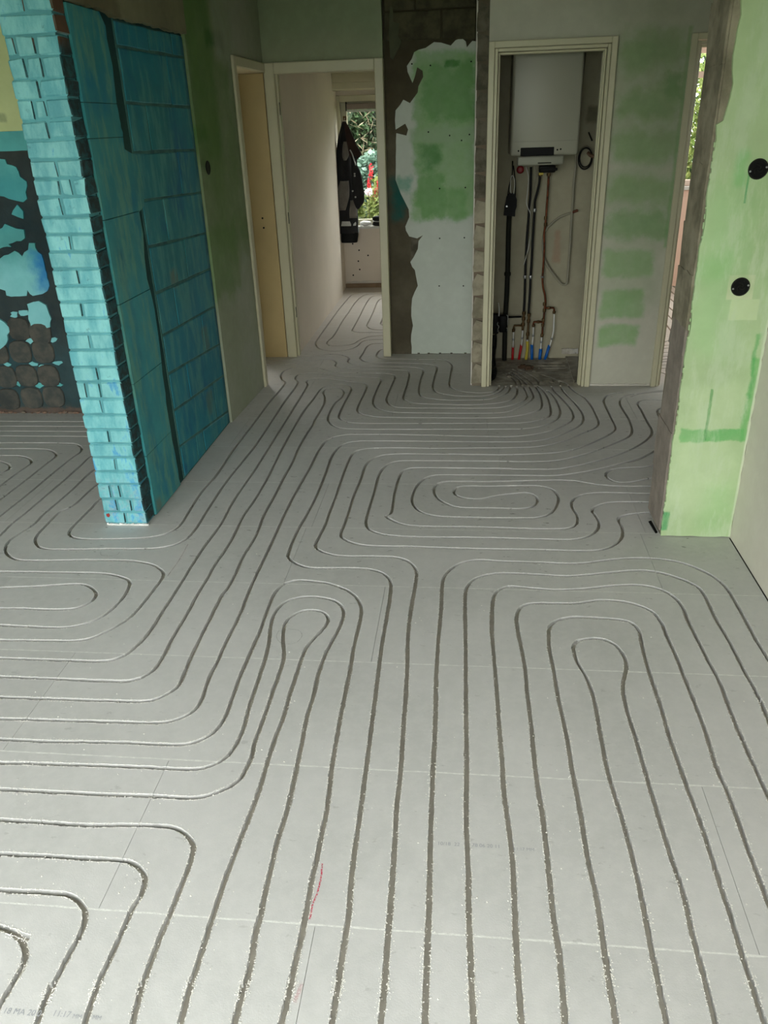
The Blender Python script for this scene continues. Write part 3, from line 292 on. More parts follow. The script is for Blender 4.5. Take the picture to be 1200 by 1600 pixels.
for ri, (y0, y1) in enumerate(zip(rows, rows[1:])):
    k = round((y0-1.198)/.4985)+6 if ri else 0
    cuts = list(fixed.get(k, []))
    if not cuts:
        x = XA+rng.uniform(.3, 1.4)
        while x < XB-.3: cuts.append(x); x += 1.5
    else:
        x = min(cuts)-1.5
        while x > XA+.2: cuts.append(x); x -= 1.5
        x = max(cuts)+1.5
        while x < XB-.2: cuts.append(x); x += 1.5
    cuts = sorted(cuts)
    xs = [XA]+cuts+[XB]
    for x0, x1 in zip(xs, xs[1:]): quad([(x0, y0), (x1, y0), (x1, y1), (x0, y1)], ('p', pid)); pid += 1
    for x in cuts: quad([(x-.0006, y0+.004), (x+.0006, y0+.004), (x+.0006, y1-.004), (x-.0006, y1-.004)], ('gap', 0))
for y in rows[1:-1]:
    x = XA+.05; a = (x, y-.002, y+.002)
    while x < XB-.1:
        st = .02 if y < 2.3 and -1.6 < x < 1.2 else .09
        x += st; lim = .0014 if y > 2.3 else .0022
        b = (x, y-.0012-rng.random()*lim, y+.0012+rng.random()*lim)
        quad([(a[0], a[1]), (b[0], b[1]), (b[0], b[2]), (a[0], a[2])], ('f', 0)); a = b
def trim(W):
    ch = True
    while ch and len(W) > 3:
        ch = False
        for i in range(1, len(W)-1):
            v1, v2 = W[i]-W[i-1], W[i+1]-W[i]
            if v1.length < .008 or (v1.length and v2.length and v1.angle(v2) > 2.35):
                W.pop(i); ch = True; break
    return W
GW = .0076
paths = []
for g in GROOVES:
    W = trim([Vector(p) for p in g])
    C = catmull(W, 10)
    # resample evenly, finer close to the camera
    out = [C[0]]; acc = 0
    for a, b in zip(C, C[1:]):
        L = (b-a).length
        if L < 1e-7: continue
        pos = 0
        while True:
            y = a.y; st = .011 if y < 2.0 else (.018 if y < 3.4 else .034)
            need = st-acc
            if pos+need > L: acc += L-pos; break
            pos += need; acc = 0; out.append(a+(b-a)*(pos/L))
    out = [p for p in out if XA+.04 < p.x < XB-.04 and YA+.04 < p.y < YB-.04]
    if len(out) > 3: paths.append(out)
crumb_sites = []
for P in paths:
    n = len(P); side = []
    for i in range(n):
        d = (P[min(i+2, n-1)]-P[max(i-2, 0)]); d.normalize(); nn = Vector((-d.y, d.x))
        j = .0015 if P[i].y < 2.6 else (.0011 if P[i].y < 3.4 else .0005)
        wv = noise.noise(Vector((P[i].x*3, P[i].y*3, 0)))*.0012
        side.append((P[i]+nn*(GW+wv+rng.uniform(-j, j)), P[i]-nn*(GW+wv+rng.uniform(-j, j))))
        if P[i].y < 3.6: crumb_sites.append((P[i], nn))
    base = len(cverts)
    for a, b in side: cverts.append(a); cverts.append(b)
    for i in range(n-1):
        q = [base+2*i, base+2*i+1, base+2*i+3, base+2*i+2]
        for tri in (q[:3], [q[0], q[2], q[3]]):        # triangles: tight bends would fold a quad over itself
            A, B, C_ = (cverts[j] for j in tri)
            if abs((B-A).cross(C_-A)) > 2e-8: cfaces.append(tri); ctype.append(('g', 0))
for i, f in enumerate(cfaces):      # the triangulation wants every face counter-clockwise
    ar = sum(cverts[a].x*cverts[b_].y-cverts[b_].x*cverts[a].y for a, b_ in zip(f, f[1:]+f[:1]))
    if ar < 0: cfaces[i] = f[::-1]
vo, eo, fo, _, _, forig = delaunay_2d_cdt(cverts, [], cfaces, 1, 1e-6)
groups = {}
for f, of in zip(fo, forig):
    kinds = [ctype[k] for k in of]
    if any(k[0] in ('g', 'gap') for k in kinds): continue
    if any(k[0] == 'f' for k in kinds): groups.setdefault('f', []).append(f); continue
    p = [k[1] for k in kinds if k[0] == 'p']
    if p: groups.setdefault(p[0], []).append(f)
DEPTH = -.019
for key, fl in groups.items():
    vm = {}; V = []; F = []; ec = {}
    def vi(i, low=False):
        k = (i, low)
        if k not in vm: vm[k] = len(V); V.append((vo[i].x, vo[i].y, DEPTH if low else 0.0))
        return vm[k]
    for f in fl:
        a, b, c = f[:3]
        if (vo[b]-vo[a]).cross(vo[c]-vo[a]) < 0: f = list(f)[::-1]
        F.append([vi(i) for i in f])
        for u, v in zip(f, list(f[1:])+[f[0]]): ec[(u, v)] = 1
    for (u, v) in list(ec):
        if (v, u) not in ec: F.append([vi(v), vi(u), vi(u, True), vi(v, True)])
    me = bpy.data.meshes.new('floor_board'); me.from_pydata(V, [], F)
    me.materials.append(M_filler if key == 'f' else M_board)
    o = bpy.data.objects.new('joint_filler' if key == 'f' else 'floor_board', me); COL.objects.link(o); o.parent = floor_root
    if key == 'f': o['kind'] = 'stuff'; o['label'] = 'thin pale glue squeezed out along the board joints'
b = BM(); box(b, XA, XB, YA, YB, -.12, DEPTH); link('subfloor', b, M_sub, floor_root)
# crumbs of milled gypsum along the groove edges and strewn about
def crumb_mesh(sites):
    V = []; F = []
    r = random.Random(5)
    for x, y, s in sites:
        z = s*.45; i = len(V); a = r.uniform(0, 6.28)
        for k in range(4):
            t = a+k*1.571+r.uniform(-.4, .4); q = s*r.uniform(.6, 1.1); V.append((x+math.cos(t)*q, y+math.sin(t)*q, 0.0002))
        V.append((x+r.uniform(-.3, .3)*s, y+r.uniform(-.3, .3)*s, z*2*r.uniform(.6, 1.0)))
        for k in range(4): F.append((i+k, i+(k+1) % 4, i+4))
    return V, F
sites = []
for P, nn in crumb_sites:
    for s in (1, -1):
        for _ in range(3 if P.y < 2.2 else (2 if P.y < 3 else 1)):
            if rng.random() < .66:
                d = GW+.0006+abs(rng.gauss(0, .0016)); sites.append((P.x+nn.x*s*d+rng.uniform(-.006, .006), P.y+nn.y*s*d+rng.uniform(-.006, .006), rng.choice((.0008, .001, .0013, .0016, .0022))))
V, F = crumb_mesh(sites)
me = bpy.data.meshes.new('gypsum_crumbs'); me.from_pydata(V, [], F); me.materials.append(M_crumb)
o = bpy.data.objects.new('gypsum_crumbs', me); COL.objects.link(o)
tag(o, 'fine pale gypsum crumbs lying along the edges of the floor grooves', 'debris', kind='stuff')
# torn, slightly raised paper-white burr along both lips of every groove
V = []; F = []
for P in paths:
    n = len(P); pr = [None, None]
    for i in range(n-1):
        if P[i].y > 3.8: pr = [None, None]; continue
        d = (P[min(i+2, n-1)]-P[max(i-2, 0)]); d.normalize(); nn = Vector((-d.y, d.x))
        for k, s in enumerate((1, -1)):
            for h in range(2 if P[i].y < 2.4 else 1):
                if rng.random() < .30: continue
                p = P[i].lerp(P[i+1], h*.5+rng.uniform(0, .2)); q = p+d*rng.uniform(.003, .009)
                o_ = GW-.0008+rng.uniform(-.0006, .0008); w_ = rng.uniform(.0010, .0042)
                a_, b_, c_ = p+nn*s*o_, q+nn*s*o_, (p+q)/2+nn*s*(o_+w_)
                j = len(V); V += [(a_.x, a_.y, .0003), (b_.x, b_.y, .0003), (c_.x, c_.y, .0003), ((a_.x+b_.x+c_.x)/3, (a_.y+b_.y+c_.y)/3, rng.uniform(.0007, .0016))]
                F += [(j, j+1, j+3), (j+1, j+2, j+3), (j+2, j, j+3)]
me = bpy.data.meshes.new('milling_burr'); me.from_pydata(V, [], F); me.materials.append(M_crumb)
o = bpy.data.objects.new('milling_burr', me); COL.objects.link(o); o.parent = floor_root; o['kind'] = 'stuff'; o['label'] = 'torn white burr along the lips of the milled grooves'
# larger loose grains between the grooves: keep clear of grooves
grid = {}
for P in paths:
    for p in P: grid.setdefault((int(p.x//.05), int(p.y//.05)), []).append(p)
def clear(x, y, d):
    i, j = int(x//.05), int(y//.05)
    return all((p-Vector((x, y))).length > d for a in (-1, 0, 1) for c in (-1, 0, 1) for p in grid.get((i+a, j+c), ()))
sites = []
for _ in range(420):
    x, y = rng.uniform(-1.5, 1.1), rng.uniform(.8, 3.1)
    if clear(x, y, .013): sites.append((x, y, rng.choice((.0013, .0017, .0022, .0032))))
V, F = crumb_mesh(sites)
me = bpy.data.meshes.new('loose_grit'); me.from_pydata(V, [], F); me.materials.append(M_crumb)
o = bpy.data.objects.new('loose_grit', me); COL.objects.link(o)
tag(o, 'scattered larger white grains of grit lying on the floor boards between grooves', 'debris', kind='stuff')
# chalk marks: thin ribbons of pigment on the boards
def ribbon(name, pts, wd, rgb, parent, z=.0006, label=None, al=.6):
    m, nt, bs = mat_new(name+'_pigment'); N = NT(nt); tc = N.node('ShaderNodeTexCoord').outputs['Object']
    bs.inputs['Base Color'].default_value = lin(rgb); bs.inputs['Roughness'].default_value = .9
    N.put(bs.inputs['Alpha'], N.math('MULTIPLY', N.ramp(N.noise(tc, 300, 3).outputs[0], .38, .6), al))
    bm = BM(); C = catmull([Vector(p) for p in pts], 6); pr = None
    for i, p in enumerate(C):
        d = (C[min(i+1, len(C)-1)]-C[max(i-1, 0)]).normalized(); n_ = Vector((-d.y, d.x))
        q = (bm.verts.new((p.x+n_.x*wd, p.y+n_.y*wd, z)), bm.verts.new((p.x-n_.x*wd, p.y-n_.y*wd, z)))
        if pr: bm.faces.new((pr[0], pr[1], q[1], q[0]))
        pr = q
    o = link(name, bm, m, parent)
    if label: o['label'] = label
    return o
ribbon('chalk_mark', [(-0.348, 1.366), (-0.344, 1.328), (-0.345, 1.283), (-0.351, 1.247), (-0.35, 1.21)], .0022, (205, 60, 88), floor_root, label='short curved red crayon stroke', al=.9)
ribbon('chalk_mark', [(-0.339, 1.056), (-0.343, 1.036), (-0.347, 1.016)], .004, (225, 120, 130), floor_root, al=.35)
ribbon('chalk_mark', [(-1.24, 3.01), (-1.232, 2.866), (-1.236, 2.731)], .0015, (170, 70, 80), floor_root, al=.6)
ribbon('pencil_mark', [(-0.681, 2.367), (-0.682, 2.327), (-0.655, 2.289), (-0.608, 2.291), (-0.589, 2.336), (-0.61, 2.371), (-0.65, 2.377)], .0008, (120, 120, 116), floor_root, al=.6)
ribbon('pencil_mark', [(-1.613, 2.923), (-1.589, 2.889), (-1.531, 2.892), (-1.523, 2.927)], .001, (120, 120, 116), floor_root, al=.6)
# faint ink-jet print on the boards (worn, only partly legible in the photograph)
m_ink = simple('faded_ink', (158, 160, 166), .8, var=.02)
def stamp(txt, loc, size, rot=0):
    cu = bpy.data.curves.new('printed_code', 'FONT'); cu.body = txt; cu.size = size; cu.align_x = 'LEFT'
    t = bpy.data.objects.new('t', cu); COL.objects.link(t); dg = bpy.context.evaluated_depsgraph_get(); me = bpy.data.meshes.new_from_object(t.evaluated_get(dg))
    bpy.data.objects.remove(t); me.materials.clear(); me.materials.append(m_ink)
    o = bpy.data.objects.new('printed_code', me); COL.objects.link(o); o.parent = floor_root; o.location = (loc[0], loc[1], .0005); o.rotation_euler.z = rot
stamp('18 MA 20.0', (-0.963, 0.943), .018); stamp('11:17', (-0.854, 0.946), .018); stamp('MM', (-0.809, 0.945), .013); stamp('MM', (-0.766, 0.946), .013)
stamp('10/18  22', (-0.062, 1.445), .015); stamp('78 06 20 11', (0.026, 1.446), .015); stamp('11:17 MM', (0.131, 1.443), .013)

# ---------------------------------------------------------------- outer shell, ceiling
def struct(name, bm, m, parent=None): return link(name, bm, m, parent, kind='structure' if parent is None else None)
H = 2.6
b = BM(); box(b, XA, XB, YA, 9.25, H, H+.12); struct('ceiling', b, M_ceil)
b = BM(); wallbox(b, 'x', XA, XB, 0, H, YA, -.4, [WIN]); struct('wall_back', b, M_white)
b = BM(); box(b, XA, -4.6, -.4, 9.25, 0, H); struct('wall_outer_left', b, M_white)
b = BM(); wallbox(b, 'y', -.4, 9.25, 0, H, 4.0, XB, [(6.0, 8.4, .9, 2.2)]); struct('wall_outer_right', b, M_white)  # opening holds an unseen window added to light the right room
# garden front (behind the camera): frame, mullions, glass
def window(name, x0, x1, z0, z1, y0, y1, mull=(), trans=(), fw=.05, m=None, label=None):
    m = m or M_frame
    r = bpy.data.objects.new(name, None); COL.objects.link(r); r['kind'] = 'structure'
    b = BM()
    box(b, x0, x0+fw, y0, y1, z0, z1, .004); box(b, x1-fw, x1, y0, y1, z0, z1, .004)
    box(b, x0+fw, x1-fw, y0, y1, z0, z0+fw, .004); box(b, x0+fw, x1-fw, y0, y1, z1-fw, z1, .004)
    link('window_frame', b, m, r)
    for x in mull: link('mullion', box(BM(), x-fw/2, x+fw/2, y0, y1, z0+fw, z1-fw, .004), m, r)
    for z in trans: link('transom', box(BM(), x0+fw, x1-fw, y0+.004, y1-.004, z-fw/2, z+fw/2, .004), m, r)
    xs = [x0+fw]+[v for q in mull for v in (q-fw/2, q+fw/2)]+[x1-fw]; zs = [z0+fw]+[v for q in trans for v in (q-fw/2, q+fw/2)]+[z1-fw]
    ym = (y0+y1)/2
    for i in range(0, len(xs), 2):
        for j in range(0, len(zs), 2):
            link('pane', box(BM(), xs[i], xs[i+1], ym-.003, ym+.003, zs[j], zs[j+1]), M_glass, r)
    return r
window('window_3', WIN[0], WIN[1], WIN[2], WIN[3], -.48, -.42, mull=(-2.3, -.8), fw=.06)

# ---------------------------------------------------------------- wall behind the opening on the left (y 4.77)
LY = 4.77
teal_c, teal_d, deep = (112, 190, 188), (40, 120, 130), (10, 62, 74)
m_leftwall = paint('bare_chased_brickwork', (72, 72, 64), [((34, 84, 96), -3.3, -2.4, .0, .5, .3, .25, 7, .5), ((20, 60, 74), -3.2, -2.3, .5, 1.6, .3, .3, 9, .45), ((112, 86, 72), -5, -1.7, -.02, .04, .03, .08, 30, .6)], base2=(48, 50, 44), bump=1.0, rough=.95)
lw = struct('wall_left_rear', wallbox(BM(), 'x', -4.6, -1.702, 0, H, LY, LY+.1), m_leftwall)
m_lime = paint('lime_plaster', (206, 216, 158), [((150, 160, 120), -2.668, -2.622, 1.733, 1.781, .02, .03, 20, .9)], mottle=.05)
m_tealplaster = paint('turquoise_painted_plaster', (98, 186, 186), [((140, 208, 214), -3.1, -2.5, .3, .95, .25, .3, 5, .85), ((24, 118, 186), -2.662, -2.518, 0.775, 1.022, .12, .2, 12, .9), ((60, 150, 160), -3.2, -2.4, 1.2, 1.5, .2, .3, 6, .7)], mottle=.16, bump=.5)
prism_slab = lambda poly, y, t, amp, st, sd: prism(BM(), ragged(poly, amp, st, sd), 'xz', y, y-t)
link('plaster_patch', prism(BM(), [(-4.6, 1.69), (-1.71, 1.69), (-1.71, 2.6), (-4.6, 2.6)], 'xz', LY, LY-.014), m_lime, lw)['label'] = 'lime green plaster above the ledge'
link('plaster_patch', prism(BM(), ragged([(-4.6, 1.585), (-1.71, 1.585), (-1.71, 1.69), (-4.6, 1.69)], .004, .05, 2), 'xz', LY, LY-.012), m_tealplaster, lw)
for i, poly in enumerate([
    [(-3.252, 1.571), (-2.723, 1.548), (-2.688, 1.545), (-2.683, 1.519), (-2.655, 1.513), (-2.631, 1.502), (-2.62, 1.451), (-2.586, 1.424), (-2.589, 1.398), (-2.605, 1.367), (-2.606, 1.33), (-2.634, 1.312), (-2.674, 1.321), (-2.719, 1.333), (-2.774, 1.35), (-3.314, 1.374)],
    [(-2.708, 1.268), (-2.673, 1.3), (-2.646, 1.262), (-2.654, 1.219), (-2.684, 1.23), (-2.722, 1.247)],
    [(-3.002, 1.183), (-2.823, 1.163), (-2.778, 1.194), (-2.712, 1.166), (-2.665, 1.159), (-2.671, 1.11), (-2.7, 1.094), (-2.783, 1.079), (-2.769, 1.062), (-2.852, 1.052), (-3.155, 1.08)],
    [(-3.429, 1.012), (-2.868, 0.991), (-2.831, 1.013), (-2.756, 1.039), (-2.735, 1.028), (-2.716, 1.005), (-2.669, 1.043), (-2.654, 1.082), (-2.617, 1.081), (-2.611, 1.031), (-2.59, 1.014), (-2.586, 0.952), (-2.584, 0.826), (-2.604, 0.797), (-2.639, 0.78), (-2.704, 0.769), (-2.72, 0.781), (-2.732, 0.805), (-2.745, 0.77), (-2.79, 0.767), (-2.877, 0.774), (-2.876, 0.803), (-2.914, 0.816), (-3.487, 0.826)],
    [(-2.753, 0.719), (-2.715, 0.731), (-2.673, 0.737), (-2.631, 0.711), (-2.616, 0.626), (-2.635, 0.574), (-2.711, 0.575), (-2.741, 0.595), (-2.761, 0.569), (-2.762, 0.654)],
    [(-3.306, 0.66), (-2.962, 0.63), (-2.933, 0.61), (-2.91, 0.577), (-2.937, 0.497), (-2.981, 0.45), (-3.015, 0.43), (-3.369, 0.445)]]):
    link('plaster_patch', prism_slab(poly, LY, .010+.002*(i % 3), .007, .025, i+5), m_tealplaster, lw)
m_dab = simple('grey_brown_adhesive', (84, 82, 74), .8, var=.2, vscale=14, bump=.7, bscale=60, rand=.12, rgb2=(56, 62, 60))
rr = random.Random(11)
def dab(cx, cz, s):
    t = bmesh.new(); rings = []
    for sc_, dy in ((1, 0), (.985, .006), (.93, .011), (.55, .0135)):
        ring = []
        for k in range(16):
            a = 2*math.pi*k/16; q = s*sc_*(1/((abs(math.cos(a))**3.2+abs(math.sin(a))**3.2)**(1/3.2)))*(1+.03*noise.noise(Vector((cx*9+math.cos(a), cz*9+math.sin(a), 0))))
            ring.append((cx+math.cos(a)*q, LY-dy, cz+math.sin(a)*q))
        rings.append(ring)
    return loft(t, rings)
c0 = [(-2.876, 0.415), (-2.721, 0.414), (-3.034, 0.409), (-2.872, 0.257), (-2.722, 0.256), (-3.018, 0.25), (-2.873, 0.106), (-2.719, 0.115), (-3.035, 0.097), (-2.85, 0.563), (-2.713, 0.539)]
for cx, cz in c0: link('adhesive_dab', dab(cx, cz, .0735), m_dab, lw)
for j, (cx, cz) in enumerate(c0[:]):
    if cx < min(c for c, _ in c0)+.12:
        for q in range(1, 4): link('adhesive_dab', dab(cx-.152*q, cz, .0735), m_dab, lw)
for i, (cx, cz) in enumerate([(-2.79, 0.486), (-2.643, 0.495), (-2.989, 0.333), (-2.809, 0.336), (-2.743, 0.319), (-2.639, 0.339), (-2.943, 0.204), (-2.798, 0.193), (-2.668, 0.197), (-2.858, 0.655), (-2.794, 0.664)]):
    pol = [(cx+math.cos(a)*s*1.5, cz+math.sin(a)*s*.9) for a, s in [(k*.785+rr.uniform(-.2, .2), rr.uniform(.010, .026)) for k in range(8)]]
    link('paint_fleck', prism(BM(), pol, 'xz', LY, LY-.006), m_tealplaster, lw)
m_frag = simple('brick_rubble', (132, 104, 88), .95, var=.3, vscale=18, bump=.6, bscale=50, rgb2=(110, 104, 92))
b = BM()
for i in range(130):
    x = rr.uniform(-4.4, -1.75); s = rr.uniform(.004, .015); t = bmesh.new(); bmesh.ops.create_icosphere(t, subdivisions=1, radius=s)
    for v in t.verts: v.co = Vector((x+v.co.x*rr.uniform(.8, 1.8), LY-.012+v.co.y*rr.uniform(.7, 1), s*.7+v.co.z*rr.uniform(.6, 1)))
    me = bpy.data.meshes.new('t'); t.to_mesh(me); b.from_mesh(me); bpy.data.meshes.remove(me); t.free()
o = link('brick_fragment_row', b, m_frag, lw, kind='stuff')

# ---------------------------------------------------------------- brick pier (end of the left wall) and blue block wall
def blue_brick_mat():
    m, nt, bs = mat_new('turquoise_painted_brick'); N = NT(nt); tc = N.node('ShaderNodeTexCoord').outputs['Object']
    sp = N.node('ShaderNodeSeparateXYZ'); N.l.new(tc, sp.inputs[0]); gn = N.node('ShaderNodeNewGeometry')
    sn = N.node('ShaderNodeSeparateXYZ'); N.l.new(gn.outputs['Normal'], sn.inputs[0])
    mp = N.node('ShaderNodeMapping'); N.l.new(tc, mp.inputs[0]); mp.inputs['Scale'].default_value = (1.6, 1.6, .55); mp.inputs['Rotation'].default_value = (0, .45, 0)
    n1 = N.noise(mp.outputs[0], 9, 6, .65); n2 = N.noise(tc, 34, 5, .7); n3 = N.noise(tc, 3, 3)
    c = N.mix(N.ramp(n1.outputs[0], .36, .62), lin((84, 158, 168)), lin((124, 190, 192)))
    # raw blue brush strokes, strongest near the foot
    low = N.math('SUBTRACT', 1, N.ramp(sp.outputs['Z'], .1, .75))
    st = N.ramp(N.math('ADD', n1.outputs[0], N.math('MULTIPLY', low, .10)), .60, .70)
    c = N.mix(N.math('MULTIPLY', st, .75), c, lin((24, 132, 190)))
    c = N.mix(N.math('MULTIPLY', N.math('SUBTRACT', 1, N.ramp(sp.outputs['Z'], .12, .3)), N.math('MULTIPLY', N.ramp(n2.outputs[0], .45, .6), .6)), c, lin((140, 166, 172)))
    oi = N.node('ShaderNodeObjectInfo').outputs['Random']
    hs = N.node('ShaderNodeHueSaturation'); N.l.new(c, hs.inputs['Color']); N.put(hs.inputs['Value'], N.math('ADD', .92, N.math('MULTIPLY', oi, .14))); c = hs.outputs[0]
    dirt = N.ramp(n2.outputs[0], .60, .72)
    c = N.mix(N.math('MULTIPLY', dirt, .5), c, lin((34, 84, 92)))
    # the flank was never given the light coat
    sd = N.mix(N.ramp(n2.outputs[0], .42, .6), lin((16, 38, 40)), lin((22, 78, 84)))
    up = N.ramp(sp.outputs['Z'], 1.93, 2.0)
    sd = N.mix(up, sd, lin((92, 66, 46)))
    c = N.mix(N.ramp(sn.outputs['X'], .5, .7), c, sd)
    N.l.new(c, bs.inputs['Base Color']); bs.inputs['Roughness'].default_value = .6
    N.bump(N.math('ADD', n2.outputs[0], n1.outputs[0]), .6, .006, bs); return m
M_bbrick = blue_brick_mat()
M_bmortar = paint('turquoise_smeared_mortar', (96, 162, 170), [((40, 58, 58), -1.5, -1.4, 0, 3, .01, .01, 20, .9)], base2=(76, 132, 138), bump=1.0, rough=.9, mottle=.3)
pier = bpy.data.objects.new('wall_pier', None); COL.objects.link(pier); pier['kind'] = 'structure'
PX0, PX1, PY0, PY1 = -1.702, -1.494, 3.183, 3.282
link('mortar_bed', box(BM(), PX0+.006, PX1-.008, PY0+.0042, PY1, 0, H), M_bmortar, pier)
def brick(x0, x1, z0, z1, sd, y0=PY0, y1=PY1, m=M_bbrick, par=pier, nm='brick', bev=.005):
    t = BM(); box(t, x0, x1, y0, y1, z0, z1, bev)
    for v in t.verts: q = noise.noise_vector(v.co*17+Vector((sd, 0, 0)))*(.0042 if z0 < 1.25 else .009); v.co += Vector((q.x, q.y*.25, q.z))
    return link(nm, t, m, par)
zj = [.006, .068, .134, .21, .274, .343, .41, .476, .546, .62, .697, .763, .837, .906, .973, 1.039, 1.104, 1.171, 1.238, 1.306, 1.374, 1.445, 1.511, 1.579, 1.65, 1.715, 1.787, 1.85, 1.922, 1.99, 2.058]
while zj[-1] < 2.53: zj.append(zj[-1]+.068)
three = {2: [(.0, .27), (.31, .5), (.54, 1)], 9: [(.0, .2), (.24, .5), (.54, 1)], 25: [(0, .3), (.34, .52), (.56, 1)], 27: [(0, .3), (.33, .6), (.64, 1)], 21: [(0, .48), (.52, .73), (.76, 1)], 28: [(0, .18), (.22, .55), (.6, 1)]}
for i, (a, c) in enumerate(zip(zj, zj[1:])):
    g = .0038; W = PX1-PX0
    full = (i % 2 == 1)
    spans = three.get(i) or ([(0, 1)] if full else [(0, .492+.03*math.sin(i*2.1)), (.522+.03*math.sin(i*2.1), 1)])
    if i in (1, 0): spans = [(0, .36), (.4, .7), (.73, 1)] if i else [(0, .5), (.53, 1)]
    for k, (s0, s1) in enumerate(spans):
        ex = rr.uniform(-.0025, .0025); dy = rr.uniform(-.0025, .002)
        brick(PX0+W*s0+(ex if k == 0 else 0), PX0+W*s1+(ex if s1 == 1 else 0), a+g, c-g+.001, i*3+k, PY0+dy)
b = BM()
for i in range(26):
    x = PX0+.01+i*.0078; box(b, x, x+.0085, PY0-.004-rr.random()*.003, PY0+.004, .0, .006+rr.random()*.006, .001)
link('white_paint_run', b, M_filler, pier, kind='stuff')['label'] = 'ragged white line along the foot of the pier'
for q in [(-1.687, 0.057), (-1.655, 0.06), (-1.68, 0.03)][:1]:
    link('bare_brick_chip', prism(BM(), [(q[0]+.001, q[1]), (q[0]+.014, q[1]+.004), (q[0]+.019, q[1]-.006), (q[0]+.012, q[1]-.016), (q[0]+.002, q[1]-.012)], 'xz', PY0+.001, PY0-.004), simple('bare_red_brick', (150, 58, 52), .9, var=.2), pier)['label'] = 'small bare red chip'

XW = -1.484
strokes = [((12, 92, 110), 3.3, 4.6, .0, 2.1, .3, .5, 3, .35), ((8, 76, 104), 3.35, 3.42, .2, 1.2, .05, .12, 8, .7), ((34, 104, 100), 3.72, 4.3, .9, 1.9, .3, .5, 4, .5), ((84, 112, 100), 4.284, 4.393, 0.529, 0.661, .03, .08, 14, .8), ((84, 112, 100), 4.214, 4.324, 0.170, 0.306, .03, .08, 14, .8), ((104, 112, 96), 3.930, 4.037, 0.949, 1.037, .03, .08, 14, .7), ((110, 116, 98), 3.3, 3.36, .0, .07, .04, .05, 14, .8), ((6, 58, 86), 4.55, 4.62, 0, 2.1, .03, .03, 9, .8)]
M_block = paint('deep_turquoise_wall_paint', (26, 118, 142), strokes, 'yz', streak=((74, 142, 140), (8, 88, 132), .75), base2=(44, 138, 152), mottle=.2, bump=.45, rough=.55)
M_block2 = paint('grey_turquoise_wall_paint', (52, 138, 146), strokes+[((60, 148, 158), 3.3, 3.66, .25, 1.1, .2, .3, 5, .6)], 'yz', streak=((96, 150, 134), (14, 110, 146), .75), base2=(70, 148, 146), mottle=.2, bump=.45, rough=.55)
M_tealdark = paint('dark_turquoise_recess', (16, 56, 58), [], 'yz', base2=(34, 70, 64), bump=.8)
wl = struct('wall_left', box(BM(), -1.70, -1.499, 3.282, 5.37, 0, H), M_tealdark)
zn = [.005, .186, .381, .575, .766, .969, 1.181, 1.383, 1.583, 1.779, 1.99, 2.088]; zf = [.003, .078, .309, .502, .728, .942, 1.138, 1.352, 1.564, 1.773, 2.0, 2.102]
vj = [[3.963]+[4.092], [4.368], [3.976], [4.317], [3.954], [4.2], [3.987], [4.281], [3.942], [4.308], [4.1]+[4.42]]
M_joint = simple('grey_turquoise_joint', (74, 118, 112), .9, var=.2, vscale=10, bump=.8, bscale=50, rgb2=(50, 88, 88))
link('mortar_bed', box(BM(), -1.5, -1.4945, 3.715, 4.6, .003, 2.09), M_joint, wl)
def block(y0, y1, z00, z01, z10, z11, x, m, sd, bev=.005):
    t = BM(); box(t, -1.5, x, y0, y1, 0, 1, 0)
    for v in t.verts:
        f = (v.co.y-y0)/(y1-y0) if y1 > y0 else 0
        lo = z00+(z01-z00)*f; hi = z10+(z11-z10)*f; v.co.z = lo if v.co.z < .5 else hi
    bmesh.ops.subdivide_edges(t, edges=[e for e in t.edges if e.calc_length() > .05], cuts=2, use_grid_fill=True)
    bmesh.ops.bevel(t, geom=[e for e in t.edges if e.calc_face_angle(0) > .8], offset=bev, segments=1, affect='EDGES')
    for v in t.verts:
        nv = noise.noise_vector(v.co*9+Vector((sd, 0, 0)))*.004; v.co += Vector((abs(nv.x)*-.5, nv.y, nv.z))
    return link('block', t, m, wl)
YB0, YB1 = 3.72, 4.592
for r in range(11):
    ys = [YB0]+sorted(q for q in vj[r] if YB0+.05 < q < YB1-.05)+[YB1]
    for k, (a, c) in enumerate(zip(ys, ys[1:])):
        L = lambda arr0, arr1, y: arr0+(arr1-arr0)*(y-YB0)/(YB1-YB0)
        g = .0045
        block(a+g, c-g, L(zn[r], zf[r], a)+g, L(zn[r], zf[r], c)+g, L(zn[r+1], zf[r+1], a)-g, L(zn[r+1], zf[r+1], c)-g, XW-.005-rr.uniform(0, .003), M_block, r*7+k)
